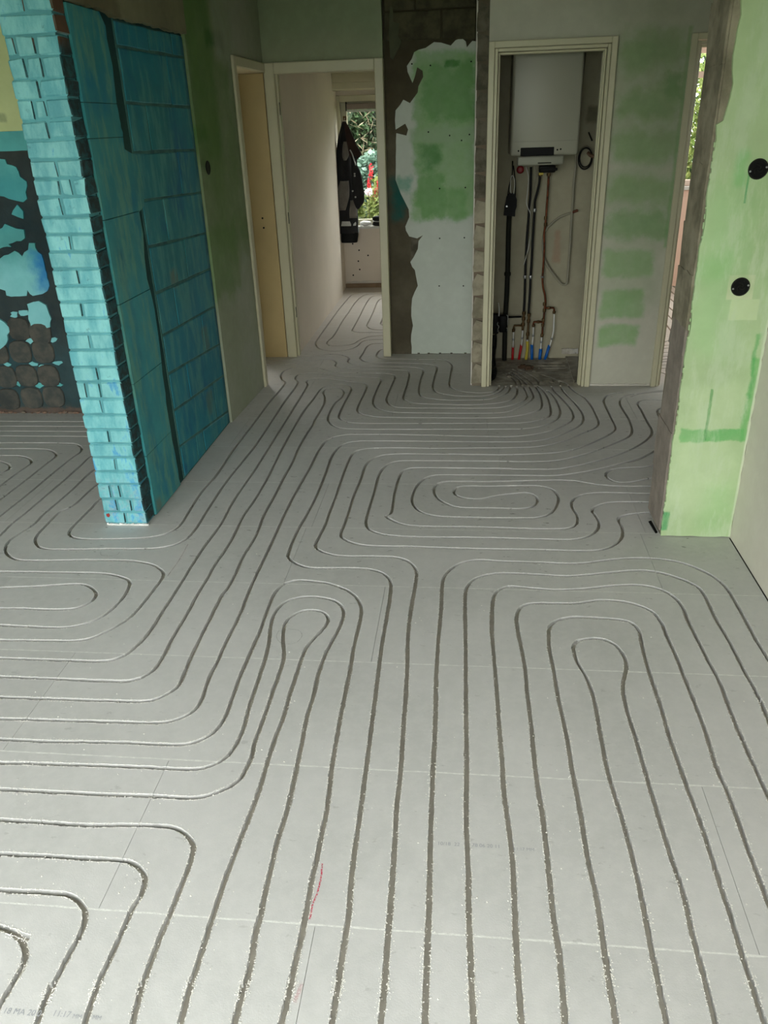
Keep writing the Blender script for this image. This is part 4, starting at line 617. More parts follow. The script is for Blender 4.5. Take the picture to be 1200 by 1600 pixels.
# plastered strip beside the pier: six stacked slabs with a broken far edge
edge = [(3.575, 2.094), (3.612, 2.061), (3.613, 1.994), (3.623, 1.895), (3.603, 1.777), (3.616, 1.68), (3.614, 1.598), (3.64, 1.521), (3.67, 1.423), (3.66, 1.325), (3.662, 1.243), (3.64, 1.153), (3.629, 1.069), (3.649, 0.978), (3.659, 0.886), (3.653, 0.755), (3.635, 0.602), (3.617, 0.445), (3.621, 0.343), (3.625, 0.192), (3.628, 0.048), (3.637, 0.008)]
def ey(z):
    for (y1, z1), (y2, z2) in zip(edge, edge[1:]):
        if z2 <= z <= z1: return y1+(y2-y1)*(z1-z)/(z1-z2)
    return edge[0][0] if z > edge[0][1] else edge[-1][0]
zs = [0.004]+[0.307, 0.654, 1.004, 1.344, 1.646, 1.773]+[2.10]
for i, (a, c) in enumerate(zip(zs, zs[1:])):
    n = 7; pol = [(3.286, a+.0015), (ey(a), a+.0015)]+[(ey(a+(c-a)*k/n)+rr.uniform(-.006, .006), a+(c-a)*k/n) for k in range(1, n)]+[(ey(c), c-.0015), (3.286, c-.0015)]
    t = prism(BM(), pol, 'yz', -1.5, -1.487-rr.uniform(0, .001)-0*rr.uniform(0, .003)); link('render_slab', t, M_block2, wl)
bridge = [(ey(1.62), 1.60), (3.745, 1.57), (3.76, 1.45), (3.74, 1.36), (ey(1.36), 1.34)]
link('render_slab', prism(BM(), ragged(bridge, .004, .03, 4), 'yz', -1.5, -1.490), M_block2, wl)
m_upper = paint('old_wall_plaster_upper', (126, 124, 98), [((92, 84, 62), 3.3, 3.75, 2.0, 2.7, .12, .2, 7, .8)], 'yz', base2=(108, 104, 82), mottle=.15)
link('upper_plaster', prism(BM(), ragged([(3.30, 2.105), (3.6, 2.105), (3.72, 2.092), (4.1, 2.10), (4.597, 2.105), (4.597, 2.6), (3.30, 2.6)], .006, .03, 9), 'yz', -1.5, -1.466), m_upper, wl)
gp = (92, 132, 74)
m_greenleft = paint('green_primed_plaster_left', (150, 158, 134), [
    ((70, 112, 52), 4.58, 5.0, 1.5, 2.7, .12, .15, 5, .85), ((96, 126, 66), 4.58, 5.37, .95, 2.7, .35, .5, 3, .8), ((48, 92, 40), 4.917, 5.241, 2.074, 2.155, .05, .08, 12, .8),
    ((62, 108, 46), 4.566, 4.773, 1.607, 1.670, .06, .08, 12, .7), ((100, 134, 74), 4.492, 5.114, 0.737, 1.153, .12, .3, 5, .7), ((160, 165, 148), 5.06, 5.5, 2.0, 2.7, .1, .1, 5, .6)], 'yz', mottle=.08, base2=(160, 164, 148))
t = BM(); box(t, -1.5, -1.452, 4.603, 5.37, .0, H)
for v in t.verts:
    if v.co.x > -1.46 and v.co.y < 5: v.co.x = -1.480
link('plaster_coat', t, m_greenleft, wl)
wlh = struct('wall_left_lintel', box(BM(), -1.70, -1.452, 5.37, 6.16, 2.06, H), m_greenleft)
# round recess for a socket in the green plaster
def round_box(name, c, axis, r, label, deep=.012, wires=True):
    t = thing(name, c, label, 'socket box', None)
    s = -1 if axis == 'y' else 1
    b = BM(); lathe(b, c, [(r*.86, -s*.002), (r*.86, s*.002), (r*.93, s*.0035), (r, s*.002), (r*1.02, -s*.001)], 28, axis); link('rim', b, M_dgrey, t, True)
    b = BM(); lathe(b, c, [(r*.87, -s*.004), (r*.87, s*.0008), (.3*r, s*.0004), (.001, s*.0004)], 28, axis); link('cavity', b, M_black, t)
    if wires:
        b = BM()
        for k in range(3):
            a = k*2.1; pts = []
            for q in range(7):
                rad = r*(.15+.09*q); an = a+q*.55
                u, z = rad*math.cos(an), rad*math.sin(an); h = s*(.002+.004*math.sin(q))
                pts.append(Vector(c)+(Vector((u, h, z)) if axis == 'y' else Vector((h, u, z))))
            tube(b, pts, .0016, 6, 3)
        link('wire', b, M_dgrey, t, True)
        b = BM()
        for a in (.2, 3.4):
            u, z = r*.8*math.cos(a), r*.8*math.sin(a); v = Vector(c)+(Vector((u, s*.002, z)) if axis == 'y' else Vector((s*.002, u, z)))
            link('screw', lathe(BM(), v, [(.0034, 0), (.0034, s*.0022), (.001, s*.0026)], 10, axis), M_steel, t)
        b.free()
    return t
yh, zh = [(4.642, 1.473)][0]
round_box('socket_recess', (-1.452, yh, zh), 'x', .036, 'small round dark socket hole in the green plaster left of the doorways', wires=False)

# ---------------------------------------------------------------- door_1: opening in the left wall
def root(name):
    r = bpy.data.objects.new(name, None); COL.objects.link(r); r['kind'] = 'structure'; return r
d1 = root('door_1')
link('door_jamb', box(BM(), -1.60, -1.437, 5.37, 5.405, 0, 2.0, .004), M_cream, d1)
link('architrave', box(BM(), -1.452, -1.434, 5.335, 5.40, 0, 2.06, .005), M_frame, d1)
link('architrave', box(BM(), -1.455, -1.434, 5.40, 6.135, 2.0, 2.06, .006), M_frame, d1)
link('door_head', box(BM(), -1.70, -1.456, 5.405, 6.135, 2.0, 2.058), M_cream, d1)
XS = [(-1.628, 0.348)][0][0]
link('door_jamb', box(BM(), -1.72, XS, 6.128, 6.17, 0, 2.0, .004), M_cream, d1)
link('door_jamb', box(BM(), XS, -1.452, 6.14, 6.17, 0, 2.0, .002), M_tan, d1)['label'] = 'yellowed flat of the far jamb'
for q in [(-1.55, 1.054), (-1.547, 0.986)]:
    link('strike_hole', lathe(BM(), (q[0], 6.1405, q[1]), [(.007, 0), (.007, -.002), (.004, -.0025)], 12, 'y'), M_black, d1)
# ---------------------------------------------------------------- door_2: frame to the hall
d2 = root('door_2')
link('frame_post', box(BM(), -1.447, -1.374, 6.135, 6.24, 0, 2.06, .006, 2), M_frame, d2)
link('frame_post', box(BM(), -.675, -.615, 6.135, 6.24, 0, 2.06, .006, 2), M_frame, d2)
link('frame_head', box(BM(), -1.374, -.675, 6.137, 6.24, 1.99, 2.06, .006, 2), M_frame, d2)
link('door_stop', box(BM(), -1.374, -1.36, 6.18, 6.235, 0, 1.99, .002), M_frame, d2)
for a, c in [(-1.378, 1.776), (-1.368, 1.047), (-1.363, 0.349)]:
    link('hinge_recess', box(BM(), -1.362, -1.3585, 6.176, 6.186, c-.04, c+.04), M_dgrey, d2)
# walls round the hall opening
m_over = paint('pale_green_wash', (148, 154, 126), [((120, 140, 108), -1.5, -.6, 2.2, 2.6, .2, .2, 4, .5)], mottle=.05)
struct('wall_hall_lintel', box(BM(), -1.70, -.618, 6.17, 6.3, 2.06, H), m_over)
struct('wall_hall_front_left', box(BM(), -1.70, -1.452, 6.172, 6.3, 0, 2.06), M_hall)
m_core = paint('bare_mortar_and_concrete', (98, 92, 76), [((24, 84, 78), -0.586, -0.482, 1.006, 1.313, .08, .14, 10, .9), ((60, 54, 38), -1, .2, 2.05, 2.7, .2, .2, 6, .9), ((66, 58, 42), -.65, -.4, 1.55, 2.1, .15, .2, 8, .7)], base2=(74, 68, 54), bump=1.2, rough=.95)
wc = struct('wall_centre', box(BM(), -.615, .013, 6.217, 6.32, 0, H), m_core)
for a, c, z0, z1 in ((-.60, -.225, 2.16, 2.325), (-.215, .008, 2.15, 2.325), (-.60, -.40, 2.335, 2.5), (-.39, .008, 2.335, 2.5), (-.60, -.1, 2.51, 2.6)):
    t = BM(); box(t, a, c, 6.203, 6.219, z0, z1, .004); link('block', t, M_conc_dark, wc)
poly = [(0.02, 2.134), (-0.012, 2.139), (-0.034, 2.118), (-0.048, 2.102), (-0.056, 2.137), (-0.085, 2.159), (-0.125, 2.147), (-0.157, 2.117), (-0.222, 2.137), (-0.27, 2.142), (-0.327, 2.11), (-0.376, 2.101), (-0.405, 2.088), (-0.422, 2.049), (-0.456, 2.008), (-0.452, 1.972), (-0.42, 1.905), (-0.403, 1.941), (-0.386, 1.998), (-0.349, 1.975), (-0.345, 1.939), (-0.379, 1.882), (-0.384, 1.845), (-0.439, 1.781), (-0.485, 1.804), (-0.506, 1.775), (-0.541, 1.739), (-0.547, 1.679), (-0.544, 1.618), (-0.475, 1.654), (-0.455, 1.615), (-0.468, 1.577), (-0.54, 1.595), (-0.553, 1.288)] + [(-0.518, 1.195), (-0.494, 1.15), (-0.461, 1.085), (-0.458, 1.03), (-0.488, 0.966), (-0.484, 0.938), (-0.46, 0.895), (-0.401, 0.88), (-0.356, 0.903), (-0.391, 0.861), (-0.397, 0.804), (-0.428, 0.747), (-0.455, 0.709), (-0.442, 0.675), (-0.422, 0.651), (-0.415, 0.612), (-0.401, 0.533), (-0.427, 0.483), (-0.446, 0.438), (-0.455, 0.302), (-0.443, 0.229), (-0.458, 0.157), (-0.457, 0.001), (0.011, -0.001), (0.022, 0.388), (0.023, 0.778)]
poly = [(u, max(z, .004)) for u, z in poly]
G1, G2, G3 = (126, 166, 108), (94, 146, 78), (56, 122, 50)
m_cen = paint('green_stained_board', (190, 196, 186), [
    (G1, -0.423, 0.029, 1.000, 2.086, .05, .22, 4, .9), (G2, -0.330, 0.024, 1.656, 1.989, .08, .3, 6, .7), (G2, -0.396, -0.172, 1.002, 1.329, .06, .26, 7, .7),
    (G3, -0.379, -0.242, 1.363, 1.518, .10, .24, 8, .75), (G3, -0.197, -0.097, 1.993, 2.031, .02, .05, 20, .8), ((150, 172, 140), -0.445, 0.051, 1.527, 1.617, .03, .05, 6, .7), ((150, 176, 138), -0.173, -0.012, 1.195, 1.387, .1, .3, 6, .5), (G2, -0.172, -0.041, 0.998, 1.217, .05, .1, 7, .6),
    ((70, 140, 118), -0.554, -0.442, 1.205, 1.313, .05, .1, 12, .8), ((170, 180, 168), -.6, 0, -.1, .3, .2, .1, 5, .3)], mottle=.04)
link('plaster_board', prism(BM(), ragged(poly, .003, .05, 3), 'xz', 6.219, 6.205), m_cen, wc)
link('plaster_remnant', prism(BM(), ragged([(-0.451, 0.885), (-0.411, 0.88), (-0.392, 0.851), (-0.398, 0.785), (-0.423, 0.747), (-0.441, 0.728), (-0.456, 0.709), (-0.45, 0.785)], .003, .04, 3), 'xz', 6.219, 6.211), M_conc, wc)
link('plaster_remnant', prism(BM(), ragged([(-0.562, 2.362), (-0.574, 2.218), (-0.57, 2.063), (-0.55, 2.047), (-0.49, 2.152), (-0.514, 2.187), (-0.504, 2.257), (-0.544, 2.272), (-0.546, 2.354)], .003, .04, 3), 'xz', 6.219, 6.2), simple('grey_green_flake', (84, 86, 66), .9), wc)
for q in [(-0.233, 0.877), (-0.05, 0.878), (-0.237, 0.53), (-0.053, 0.528), (-0.233, 1.222), (-0.047, 1.224)] + [(-0.422, 2.019), (-0.295, 2.005), (-0.018, 2.018), (-0.162, 1.568), (-0.023, 1.57), (-0.078, 1.534), (-0.312, 1.595)]:
    link('screw_hole', lathe(BM(), (q[0], 6.2052, q[1]), [(.0055, 0), (.0055, -.001), (.002, -.0012)], 10, 'y'), M_black, wc)
for u in (-.41, -.33, -.24, -.15, -.04): link('plaster_nick', box(BM(), u, u+.018, 6.199, 6.206, .003, .012, .001), M_conc, wc)
# ---------------------------------------------------------------- boiler cupboard: walls and frame
m_cup = paint('stained_cupboard_plaster', (158, 152, 130), [((150, 104, 84), 0.595, 0.641, 0.709, 0.931, .03, .06, 9, .5), ((96, 90, 70), 0.764, 0.840, 1.618, 1.722, .03, .06, 14, .8), ((150, 144, 124), .09, .9, 0, .12, .08, .1, 8, .7)], mottle=.08)
ws = struct('wall_cupboard_left', box(BM(), .02, .087, 5.366, 6.216, 0, H), paint('broken_mortar_end', (118, 108, 92), [((108, 88, 72), .0, .1, .5, 1.6, .2, .2, 9, .7), ((70, 62, 46), .0, .1, 1.8, 2.7, .2, .2, 9, .7)], base2=(88, 80, 66), bump=1.2))
link('plaster_skin', box(BM(), .012, .021, 5.385, 6.203, .0, H), M_white, ws)
b = BM()
for i in range(17):
    z = .02+i*.15; pol = [(.013+rr.uniform(0, .006), z), (.085, z+.004), (.086, z+.125), (.03+rr.uniform(-.015, .02), z+.14), (.014+rr.uniform(0, .008), z+.09)]
    link('mortar_lump', prism(BM(), ragged(pol, .003, .03, i), 'xz', 5.368, 5.357-rr.uniform(0, .003)), M_reveal if z < 1.2 else M_conc, ws)
struct('wall_cupboard_lining', box(BM(), .087, .11, 5.44, 6.08, 0, H), m_cup)
struct('wall_cupboard_rear', box(BM(), .087, .98, 6.08, 6.2, 0, H), m_cup)
struct('wall_cupboard_right', box(BM(), .90, .98, 5.44, 6.08, 0, H), m_cup)
m_patch = paint('green_patched_wall', (184, 182, 166), [
    ((112, 152, 90), 0.832, 1.190, 1.886, 2.062, .12, 0.27, 5, .75), (G2, 1.118, 1.204, 1.733, 1.875, .05, 0.15, 9, .7), (G3, 1.110, 1.211, 1.750, 1.868, .05, 0.15, 9, .5),
    ((112, 152, 90), 0.858, 1.203, 1.627, 1.788, .10, 0.27, 5, .75), ((112, 152, 90), 0.842, 1.224, 1.404, 1.569, .1, 0.23, 5, .75), ((112, 152, 90), 0.834, 1.225, 1.166, 1.323, .1, 0.23, 5, .7), (G2, 0.833, 1.196, 0.962, 1.122, .08, 0.23, 6, .65),
    (G1, 0.842, 1.153, 0.728, 0.886, .05, 0.15, 6, .8), (G1, 0.848, 1.117, 0.466, 0.647, .04, 0.10, 6, .85), (G1, 0.853, 1.098, 0.279, 0.415, .04, 0.10, 6, .85), (G2, 1.205, 1.228, .9, 2.1, .02, .02, 8, .6),
    ((126, 134, 104), .8, 1.3, 1.5, 2.9, .9, .3, 3, .55), ((126, 150, 104), .84, 1.22, .55, 2.05, .2, .3, 3, .35)], mottle=.05)
wf = struct('wall_far', wallbox(BM(), 'x', .087, 2.4, 0, H, 5.36, 5.44, [(.087, .817, 0, 2.065), (1.226, 2.08, 0, 2.062)]), m_patch)
b = BM()
for i in range(20): x = .822+i*.02; box(b, x, x+.021, 5.352, 5.362, .004, .012+rr.random()*.008, .002)
link('ragged_plaster_foot', b, M_white, wf, kind='stuff')
d3 = root('door_3')
def cupboard_frame(r, x0, x1, zt, both=True):
    for nm, inset, wdt, ya, yb in (('architrave', 0, .034, 5.338, 5.36), ('frame_post', .036, .018, 5.346, 5.40), ('door_stop', .056, .012, 5.372, 5.43)):
        link(nm, box(BM(), x0+inset, x0+inset+wdt, ya, yb, 0 if nm != 'x' else .03, zt-inset, .003), M_frame, r)
        if both: link(nm, box(BM(), x1-inset-wdt, x1-inset, ya, yb, 0, zt-inset, .003), M_frame, r)
        link(nm if nm != 'frame_post' else 'frame_head', box(BM(), x0+inset+wdt, x1-inset-wdt, ya, yb, zt-inset-wdt, zt-inset, .003), M_frame, r)
cupboard_frame(d3, .086, .818, 2.066)
link('jamb_lining', box(BM(), .745, .752, 5.40, 5.44, 0, 1.99), M_frame, d3)
d4 = root('door_4'); cupboard_frame(d4, 1.224, 2.08, 2.062)
# ---------------------------------------------------------------- pillar wall on the right, right wall
m_pillar = paint('light_green_painted_plaster', (174, 196, 150), [
    ((158, 200, 142), 0.861, 1.012, 0.794, 1.403, .15, .2, 3, .5), ((196, 214, 172), 0.869, 1.098, 0.122, 0.690, .1, .2, 4, .5),
    ((96, 170, 96), 0.872, 1.120, 0.442, 0.498, .012, .055, 9, .85), ((104, 172, 98), 1.104, 1.134, 0.446, 0.793, .015, .05, 9, .8), ((72, 160, 84), 1.100, 1.116, 0.624, 0.894, .012, .05, 9, .6),
    ((60, 150, 90), 0.843, 0.869, 0.032, 0.119, .01, .02, 14, .9), ((64, 140, 70), 0.963, 0.974, 0.450, 0.669, .004, .012, 10, .8), ((120, 186, 116), 0.930, 0.970, 1.423, 1.538, .03, .05, 9, .7), ((50, 150, 84), 0.975, 0.982, 1.362, 1.481, .003, .01, 8, .9),
    ((200, 206, 170), 0.966, 1.061, 1.021, 1.111, .006, .006, 12, .8), ((196, 212, 168), 0.986, 1.091, 0.943, 1.021, .006, .015, 9, .7), ((140, 190, 122), 0.812, 0.974, 1.089, 1.182, .06, .1, 5, .5), ((208, 214, 190), 1.130, 1.142, 0, 2.6, .006, .006, 8, .9), ((130, 186, 112), 1.02, 1.13, .02, .26, .12, .16, 5, .4)], mottle=.07, bump=.35, streak=((190, 206, 176), (146, 182, 126), .45))
wp = struct('wall_pillar', box(BM(), .848, 2.4, 3.180, 3.45, 0, H), M_reveal)
pe = [(.847, .003), (.847, .3)]+[(.847+.003*math.sin(k*2.3)+.002*math.sin(k*5.1), .3+k*.07) for k in range(1, 18)]+[(0.85, 1.578), (0.844, 1.622), (0.865, 1.634), (0.87, 1.664), (0.877, 1.706), (0.88, 1.748), (0.871, 1.789), (0.867, 1.83), (0.869, 1.87), (0.87, 1.91), (0.875, 1.949), (0.868, 1.988)]
pe += [(pe[-1][0]+.004, 2.6), (1.139, 2.6), (1.139, .003)]
link('plaster_coat', prism(BM(), ragged(pe, .0025, .03, 8), 'xz', 3.182, 3.166), m_pillar, wp)
b = BM(); r5 = random.Random(21)
for i in range(46):
    z = .02+i*.034; s = r5.uniform(.002, .005); box(b, .8465-s*.5, .849, 3.166+.001, 3.172+s, z, z+r5.uniform(.006, .024), .0008)
link('plaster_crumb_edge', b, m_pillar, wp, kind='stuff')
M_purple = simple('mauve_grey_screed', (146, 136, 126), .9, var=.15, vscale=12, bump=.8, bscale=36)
zz = .02
while zz < 2.55:
    h = r5.uniform(.09, .24); pol = [(3.186, zz), (3.44-r5.uniform(0, .03), zz-.004), (3.44-r5.uniform(0, .05), zz+h+.008), (3.19, zz+h+.006)]
    link('mortar_smear', prism(BM(), ragged(pol, .005, .04, int(zz*100)), 'yz', .849, .842-r5.uniform(0, .004)), M_purple if zz < .8 else M_reveal, wp); zz += h
m_rwall = paint('fresh_skimmed_plaster', (206, 198, 188), [((192, 194, 176), 2.2, 3.2, 0, 2.6, .5, .4, 2, .5)], 'yz', mottle=.03)
struct('wall_right', box(BM(), 1.139, 1.30, -.4, 3.166, 0, H), m_rwall)
struct('trim_1', box(BM(), 1.134, 1.139, -.4, 3.16, -.001, .001), M_black)
struct('wall_corridor_right', box(BM(), 2.30, 2.4, 3.45, 5.36, 0, H), M_white)
for (u, v, lab) in ((1185, 264, 'upper round black wall socket box beside a green paint run'), (1157, 448, 'lower round black wall socket box in a pale unpainted square')):
    pass
q = [(1.007, 1.476), (1.012, 1.068)]
round_box('socket_box', (q[0][0], 3.166, q[0][1]), 'y', .0345, 'upper round black wall socket box beside a green paint run')
round_box('socket_box', (q[1][0], 3.166, q[1][1]), 'y', .034, 'lower round black wall socket box in a pale unpainted square')
t = thing('plastic_shard', (.84, 3.2, 0), 'thin black and white shard lying at the foot of the green pillar', 'debris')
sh = [(0.823, 3.301), (0.836, 3.308), (0.841, 3.196), (0.843, 3.166), (0.832, 3.19)]
link('black_blade', prism(BM(), [(x-.002, y) for x, y in sh[:2]+sh[2:3]+sh[4:]], 'xy', .001, .006), M_black, t)
link('white_edge', prism(BM(), [(x+.003, y+.006) for x, y in sh[1:4]]+[(sh[0][0]+.002, sh[0][1]+.008)], 'xy', .001, .005), M_whiteplastic, t)

# ---------------------------------------------------------------- hall beyond
wh = struct('wall_hall_left', box(BM(), -1.70, -1.372, 6.3, 8.65, 0, H), M_hall)
struct('wall_hall_left_recess', box(BM(), -1.70, -1.40, 8.65, 9.08, 0, H), M_hall)
struct('wall_hall_right', box(BM(), .95, 1.05, 6.2, 9.08, 0, H), M_hall)
struct('wall_hall_inner', box(BM(), .013, .95, 6.2, 6.32, 0, H), M_hall)
struct('wall_corridor_mid', box(BM(), .98, 1.05, 5.44, 6.2, 0, H), M_white)
b = BM(); wallbox(b, 'x', -1.70, 1.2, 0, H, 9.08, 9.22, [(-1.366, .75, .64, 1.865)]); wfh = struct('wall_hall_far', b, M_hall)
for q in [(-1.302, 0.472), (-1.234, 0.403), (-1.236, 0.196), (-1.312, 0.135), (-1.136, 0.346), (-1.247, 0.286)]:
    link('screw_hole', lathe(BM(), (q[0], 9.0802, q[1]), [(.009, 0), (.009, -.001), (.003, -.0013)], 10, 'y'), M_black, wfh)
b = BM()
for i in range(26):
    x = -1.39+i*.06; box(b, x, x+.061, 9.068-rr.random()*.006, 9.081, .05+rr.random()*.01, .062+rr.random()*.012, .002)
link('old_plaster_ridge', b, M_white, wfh, kind='stuff')
struct('baseboard_hall', box(BM(), -1.40, .95, 9.055, 9.08, 0, .045, .003), simple('bare_skirting_strip', (140, 118, 92), .8))
b = BM(); box(b, -1.40, .95, 8.60, 9.08, 2.106, H, .003); box(b, -1.40, .95, 8.66, 9.08, 2.028, 2.106, .003); box(b, -1.40, .95, 8.69, 9.08, 1.968, 2.028, .004); struct('trim_2', b, M_frame)
w1 = window('window_1', -1.366, .75, .66, 1.865, 9.10, 9.16, mull=(-.45,), fw=.062, m=M_frame)
link('outer_casing', box(BM(), -1.425, -1.366, 9.055, 9.10, .62, 1.925, .004), M_frame, w1)
link('outer_casing', box(BM(), -1.366, .81, 9.055, 9.10, 1.865, 1.925, .004), M_frame, w1)
link('window_sill', box(BM(), -1.44, .8, 8.97, 9.12, .64, .664, .006, 2), M_whiteplastic, w1)
t = thing('roller_blind', (-.8, 9.04, 1.8), 'rolled up dark grey blind at the top of the hall window', 'blind')
link('cassette', box(BM(), -1.295, -.30, 9.035, 9.092, 1.795, 1.85, .006, 2), simple('blind_fabric', (150, 136, 126), .7, var=.1), t)
link('bottom_bar', box(BM(), -1.29, -.305, 9.035, 9.06, 1.772, 1.790, .002), M_whiteplastic, t)
link('end_bracket', box(BM(), -1.303, -1.296, 9.03, 9.094, 1.782, 1.866, .002), M_dgrey, t)

# garments hanging at the window
def garment(rows, yb, th, fold=.18, n=28, ph=0.0, seed=0):
    """rows: (z, x_left, x_right); a closed, pleated loft hanging at depth yb (back) with thickness th"""
    P = catmull([Vector((a, b_, c)) for a, b_, c in rows], 5); rings = []
    for i, p in enumerate(P):
        z, x0, x1 = p; cx, hw = (x0+x1)/2, max(.006, (x1-x0)/2); tt = min(th, .03+hw*.8); ring = []
        for k in range(n):
            a = 2*math.pi*k/n; f = 1+fold*math.sin(a*5+ph+z*3)*(.4+.6*min(1, i/8))*.5+.10*noise.noise(Vector((math.cos(a)*2, math.sin(a)*2+seed, z*7)))
            ring.append((cx+hw*math.cos(a)*(1+.06*noise.noise(Vector((a, z*9, seed)))), yb-tt/2-tt/2*math.sin(a)*f, z))
        rings.append(ring)
    return loft(BM(), rings)
M_cloth = simple('black_work_cloth', (26, 26, 28), .85, var=.2, vscale=14, bump=.6, bscale=50)
M_grey = simple('grey_canvas_panel', (108, 104, 98), .85, var=.15, vscale=10, bump=.5, bscale=50)
M_reflect = simple('grey_reflective_tape', (176, 178, 176), .45, var=.1, vscale=30)
M_brownc = simple('dark_brown_cloth', (44, 26, 20), .85, var=.2, vscale=14, bump=.5, bscale=50)
def rowsY(y, L): return L
jk = thing('work_jacket', (-1.3, 8.93, 1.3), 'black and grey work jacket with silver bands hanging on the left of the hall window', 'jacket')
R1 = [(1.6875, -1.33, -1.295), (1.6375, -1.346, -1.273), (1.5605, -1.372, -1.258), (1.4635, -1.394, -1.247), (1.316, -1.412, -1.244), (1.1655, -1.426, -1.229), (1.0135, -1.43, -1.215), (0.8585, -1.429, -1.205), (0.7535, -1.43, -1.207), (0.6475, -1.434, -1.209), (0.605, -1.433, -1.209)]
link('body', garment(R1, 8.96, .10, seed=1), M_cloth, jk, True)
R2 = [(1.1305, -1.369, -1.281), (1.0645, -1.395, -1.276), (0.983, -1.411, -1.283), (0.911, -1.415, -1.303), (0.8435, -1.397, -1.329)]
link('grey_panel', garment(R2, 8.875, .035, .1, seed=3), M_grey, jk, True)
R2 = [(1.5015, -1.316, -1.261), (1.443, -1.33, -1.259), (1.365, -1.337, -1.272), (1.3255, -1.325, -1.296)]
link('grey_panel', garment(R2, 8.885, .03, .1, seed=4), M_grey, jk, True)
R2 = [(0.9395, -1.285, -1.212), (0.857, -1.295, -1.209), (0.763, -1.305, -1.213)]
link('grey_panel', garment(R2, 8.885, .03, .1, seed=6), M_grey, jk, True)
for rws in ([(0.8435, -1.422, -1.299), (0.8175, -1.424, -1.298), (0.7945, -1.425, -1.304)], [(0.7305, -1.429, -1.21), (0.706, -1.43, -1.209), (0.6835, -1.432, -1.21)], [(0.646, -1.3, -1.205), (0.62, -1.304, -1.205), (0.598, -1.302, -1.207)]):
    link('reflective_band', garment(rws, 8.975, .155, .02, seed=1), M_reflect, jk, True)
R3 = [(0.615, -1.404, -1.209), (0.5725, -1.401, -1.213), (0.5295, -1.4, -1.22), (0.51, -1.396, -1.225)]
link('hem', garment(R3, 8.955, .09, .1, seed=5), M_black, jk, True)
b = BM(); tube(b, [(R1[0][1]+.01, 8.945, R1[0][0]-.02), (R1[0][1]+.012, 9.0, R1[0][0]+.02), (R1[0][1]+.012, 9.05, R1[0][0]+.03)], .004, 8, 4)
ck = thing('coat_hook', (R1[0][1], 9.04, R1[0][0]), 'small pale coat hook on the hall window frame above the jacket', 'hook')
link('hook_arm', b, M_brass, ck, True)
link('hook_plate', box(BM(), R1[0][1]-.006, R1[0][1]+.03, 9.045, 9.054, R1[0][0]+.01, R1[0][0]+.05, .002), M_brass, ck)
ct = thing('overcoat', (-1.15, 8.86, 1.2), 'dark brown and black coat hanging in front of the hall window, right of the jacket', 'coat')
R4 = [(1.6825, -1.306, -1.274), (1.627, -1.293, -1.24), (1.5305, -1.282, -1.2), (1.4625, -1.27, -1.171), (1.384, -1.258, -1.131), (1.345, -1.243, -1.159), (1.326, -1.244, -1.179)]
link('brown_shoulder', garment(R4, 8.835, .03, .12, seed=7), M_brownc, ct, True)
R5 = [(1.365, -1.242, -1.172), (1.286, -1.241, -1.179), (1.2265, -1.241, -1.151), (1.1665, -1.244, -1.135), (1.0655, -1.244, -1.126), (0.9845, -1.242, -1.117), (0.923, -1.232, -1.124), (0.872, -1.212, -1.162), (0.8565, -1.199, -1.177)]
link('body', garment(R5, 8.84, .04, .15, seed=8), M_cloth, ct, True)
for q in [(-1.207, 1.199), (-1.207, 1.179), (-1.235, 1.035), (-1.208, 0.975)]:
    link('snap_button', lathe(BM(), (q[0], 8.792, q[1]), [(.009, .01), (.009, 0), (.003, -.003)], 12, 'y'), M_steel, ct)
b = BM(); tube(b, [(x, 8.792, z) for x, z in [(-1.242, 1.426), (-1.222, 1.387), (-1.204, 1.328), (-1.19, 1.279)]], .006, 8, 4); link('zip', b, M_steel, ct, True)

# on the sill
sb = thing('folded_garment', (-1.07, 9.02, .664), 'folded black garment with a pale stripe on the right of the hall sill', 'clothing')
def pillow(x0, x1, y0, y1, z0, z1, seed=0, n=22):
    rings = []
    for f, s in ((0, .82), (.15, 1), (.5, 1.03), (.85, .97), (1, .72)):
        z = z0+(z1-z0)*f; ring = []
        for k in range(n):
            a = 2*math.pi*k/n; ca, sa = math.cos(a), math.sin(a); sq = (abs(ca)**4+abs(sa)**4)**-.25
            w_ = 1+.05*noise.noise(Vector((ca*2, sa*2+seed, f*3)))
            ring.append(((x0+x1)/2+(x1-x0)/2*ca*sq*s*w_, (y0+y1)/2+(y1-y0)/2*sa*sq*s*w_, z+.004*noise.noise(Vector((ca*3, sa*3, seed)))))
        rings.append(ring)
    return loft(BM(), rings)
q = [(-1.059, 0.637), (-0.891, 0.634), (-1.054, 0.761)]
link('lower_fold', pillow(q[0][0], q[1][0]+.03, 8.975, 9.08, .664, .705, 1), M_cloth, sb, True)
link('stripe', pillow(q[0][0]-.001, q[1][0]+.03, 8.974, 9.079, .705, .713, 1), M_reflect, sb, True)
link('upper_fold', pillow(q[0][0]-.002, q[1][0]+.02, 8.978, 9.078, .713, .762, 2), M_cloth, sb, True)
bg_ = thing('plastic_bag', (-1.2, 9.02, .664), 'crumpled white plastic bag lying on the hall sill', 'bag')
t = bmesh.new(); bmesh.ops.create_icosphere(t, subdivisions=4, radius=1)
q = [(-1.205, 0.647), (-1.072, 0.644)]
for v in t.verts:
    nn = noise.noise(v.co*2.5)*.35+noise.noise(v.co*6)*.15
    v.co = Vector(((q[0][0]+q[1][0])/2+v.co.x*(q[1][0]-q[0][0])/2*(1+nn*.3), 9.02+v.co.y*.035, .690+v.co.z*.024*(1+nn)))
link('crumpled_film', t, simple('white_film', (232, 232, 230), .4, var=.03), bg_, True)

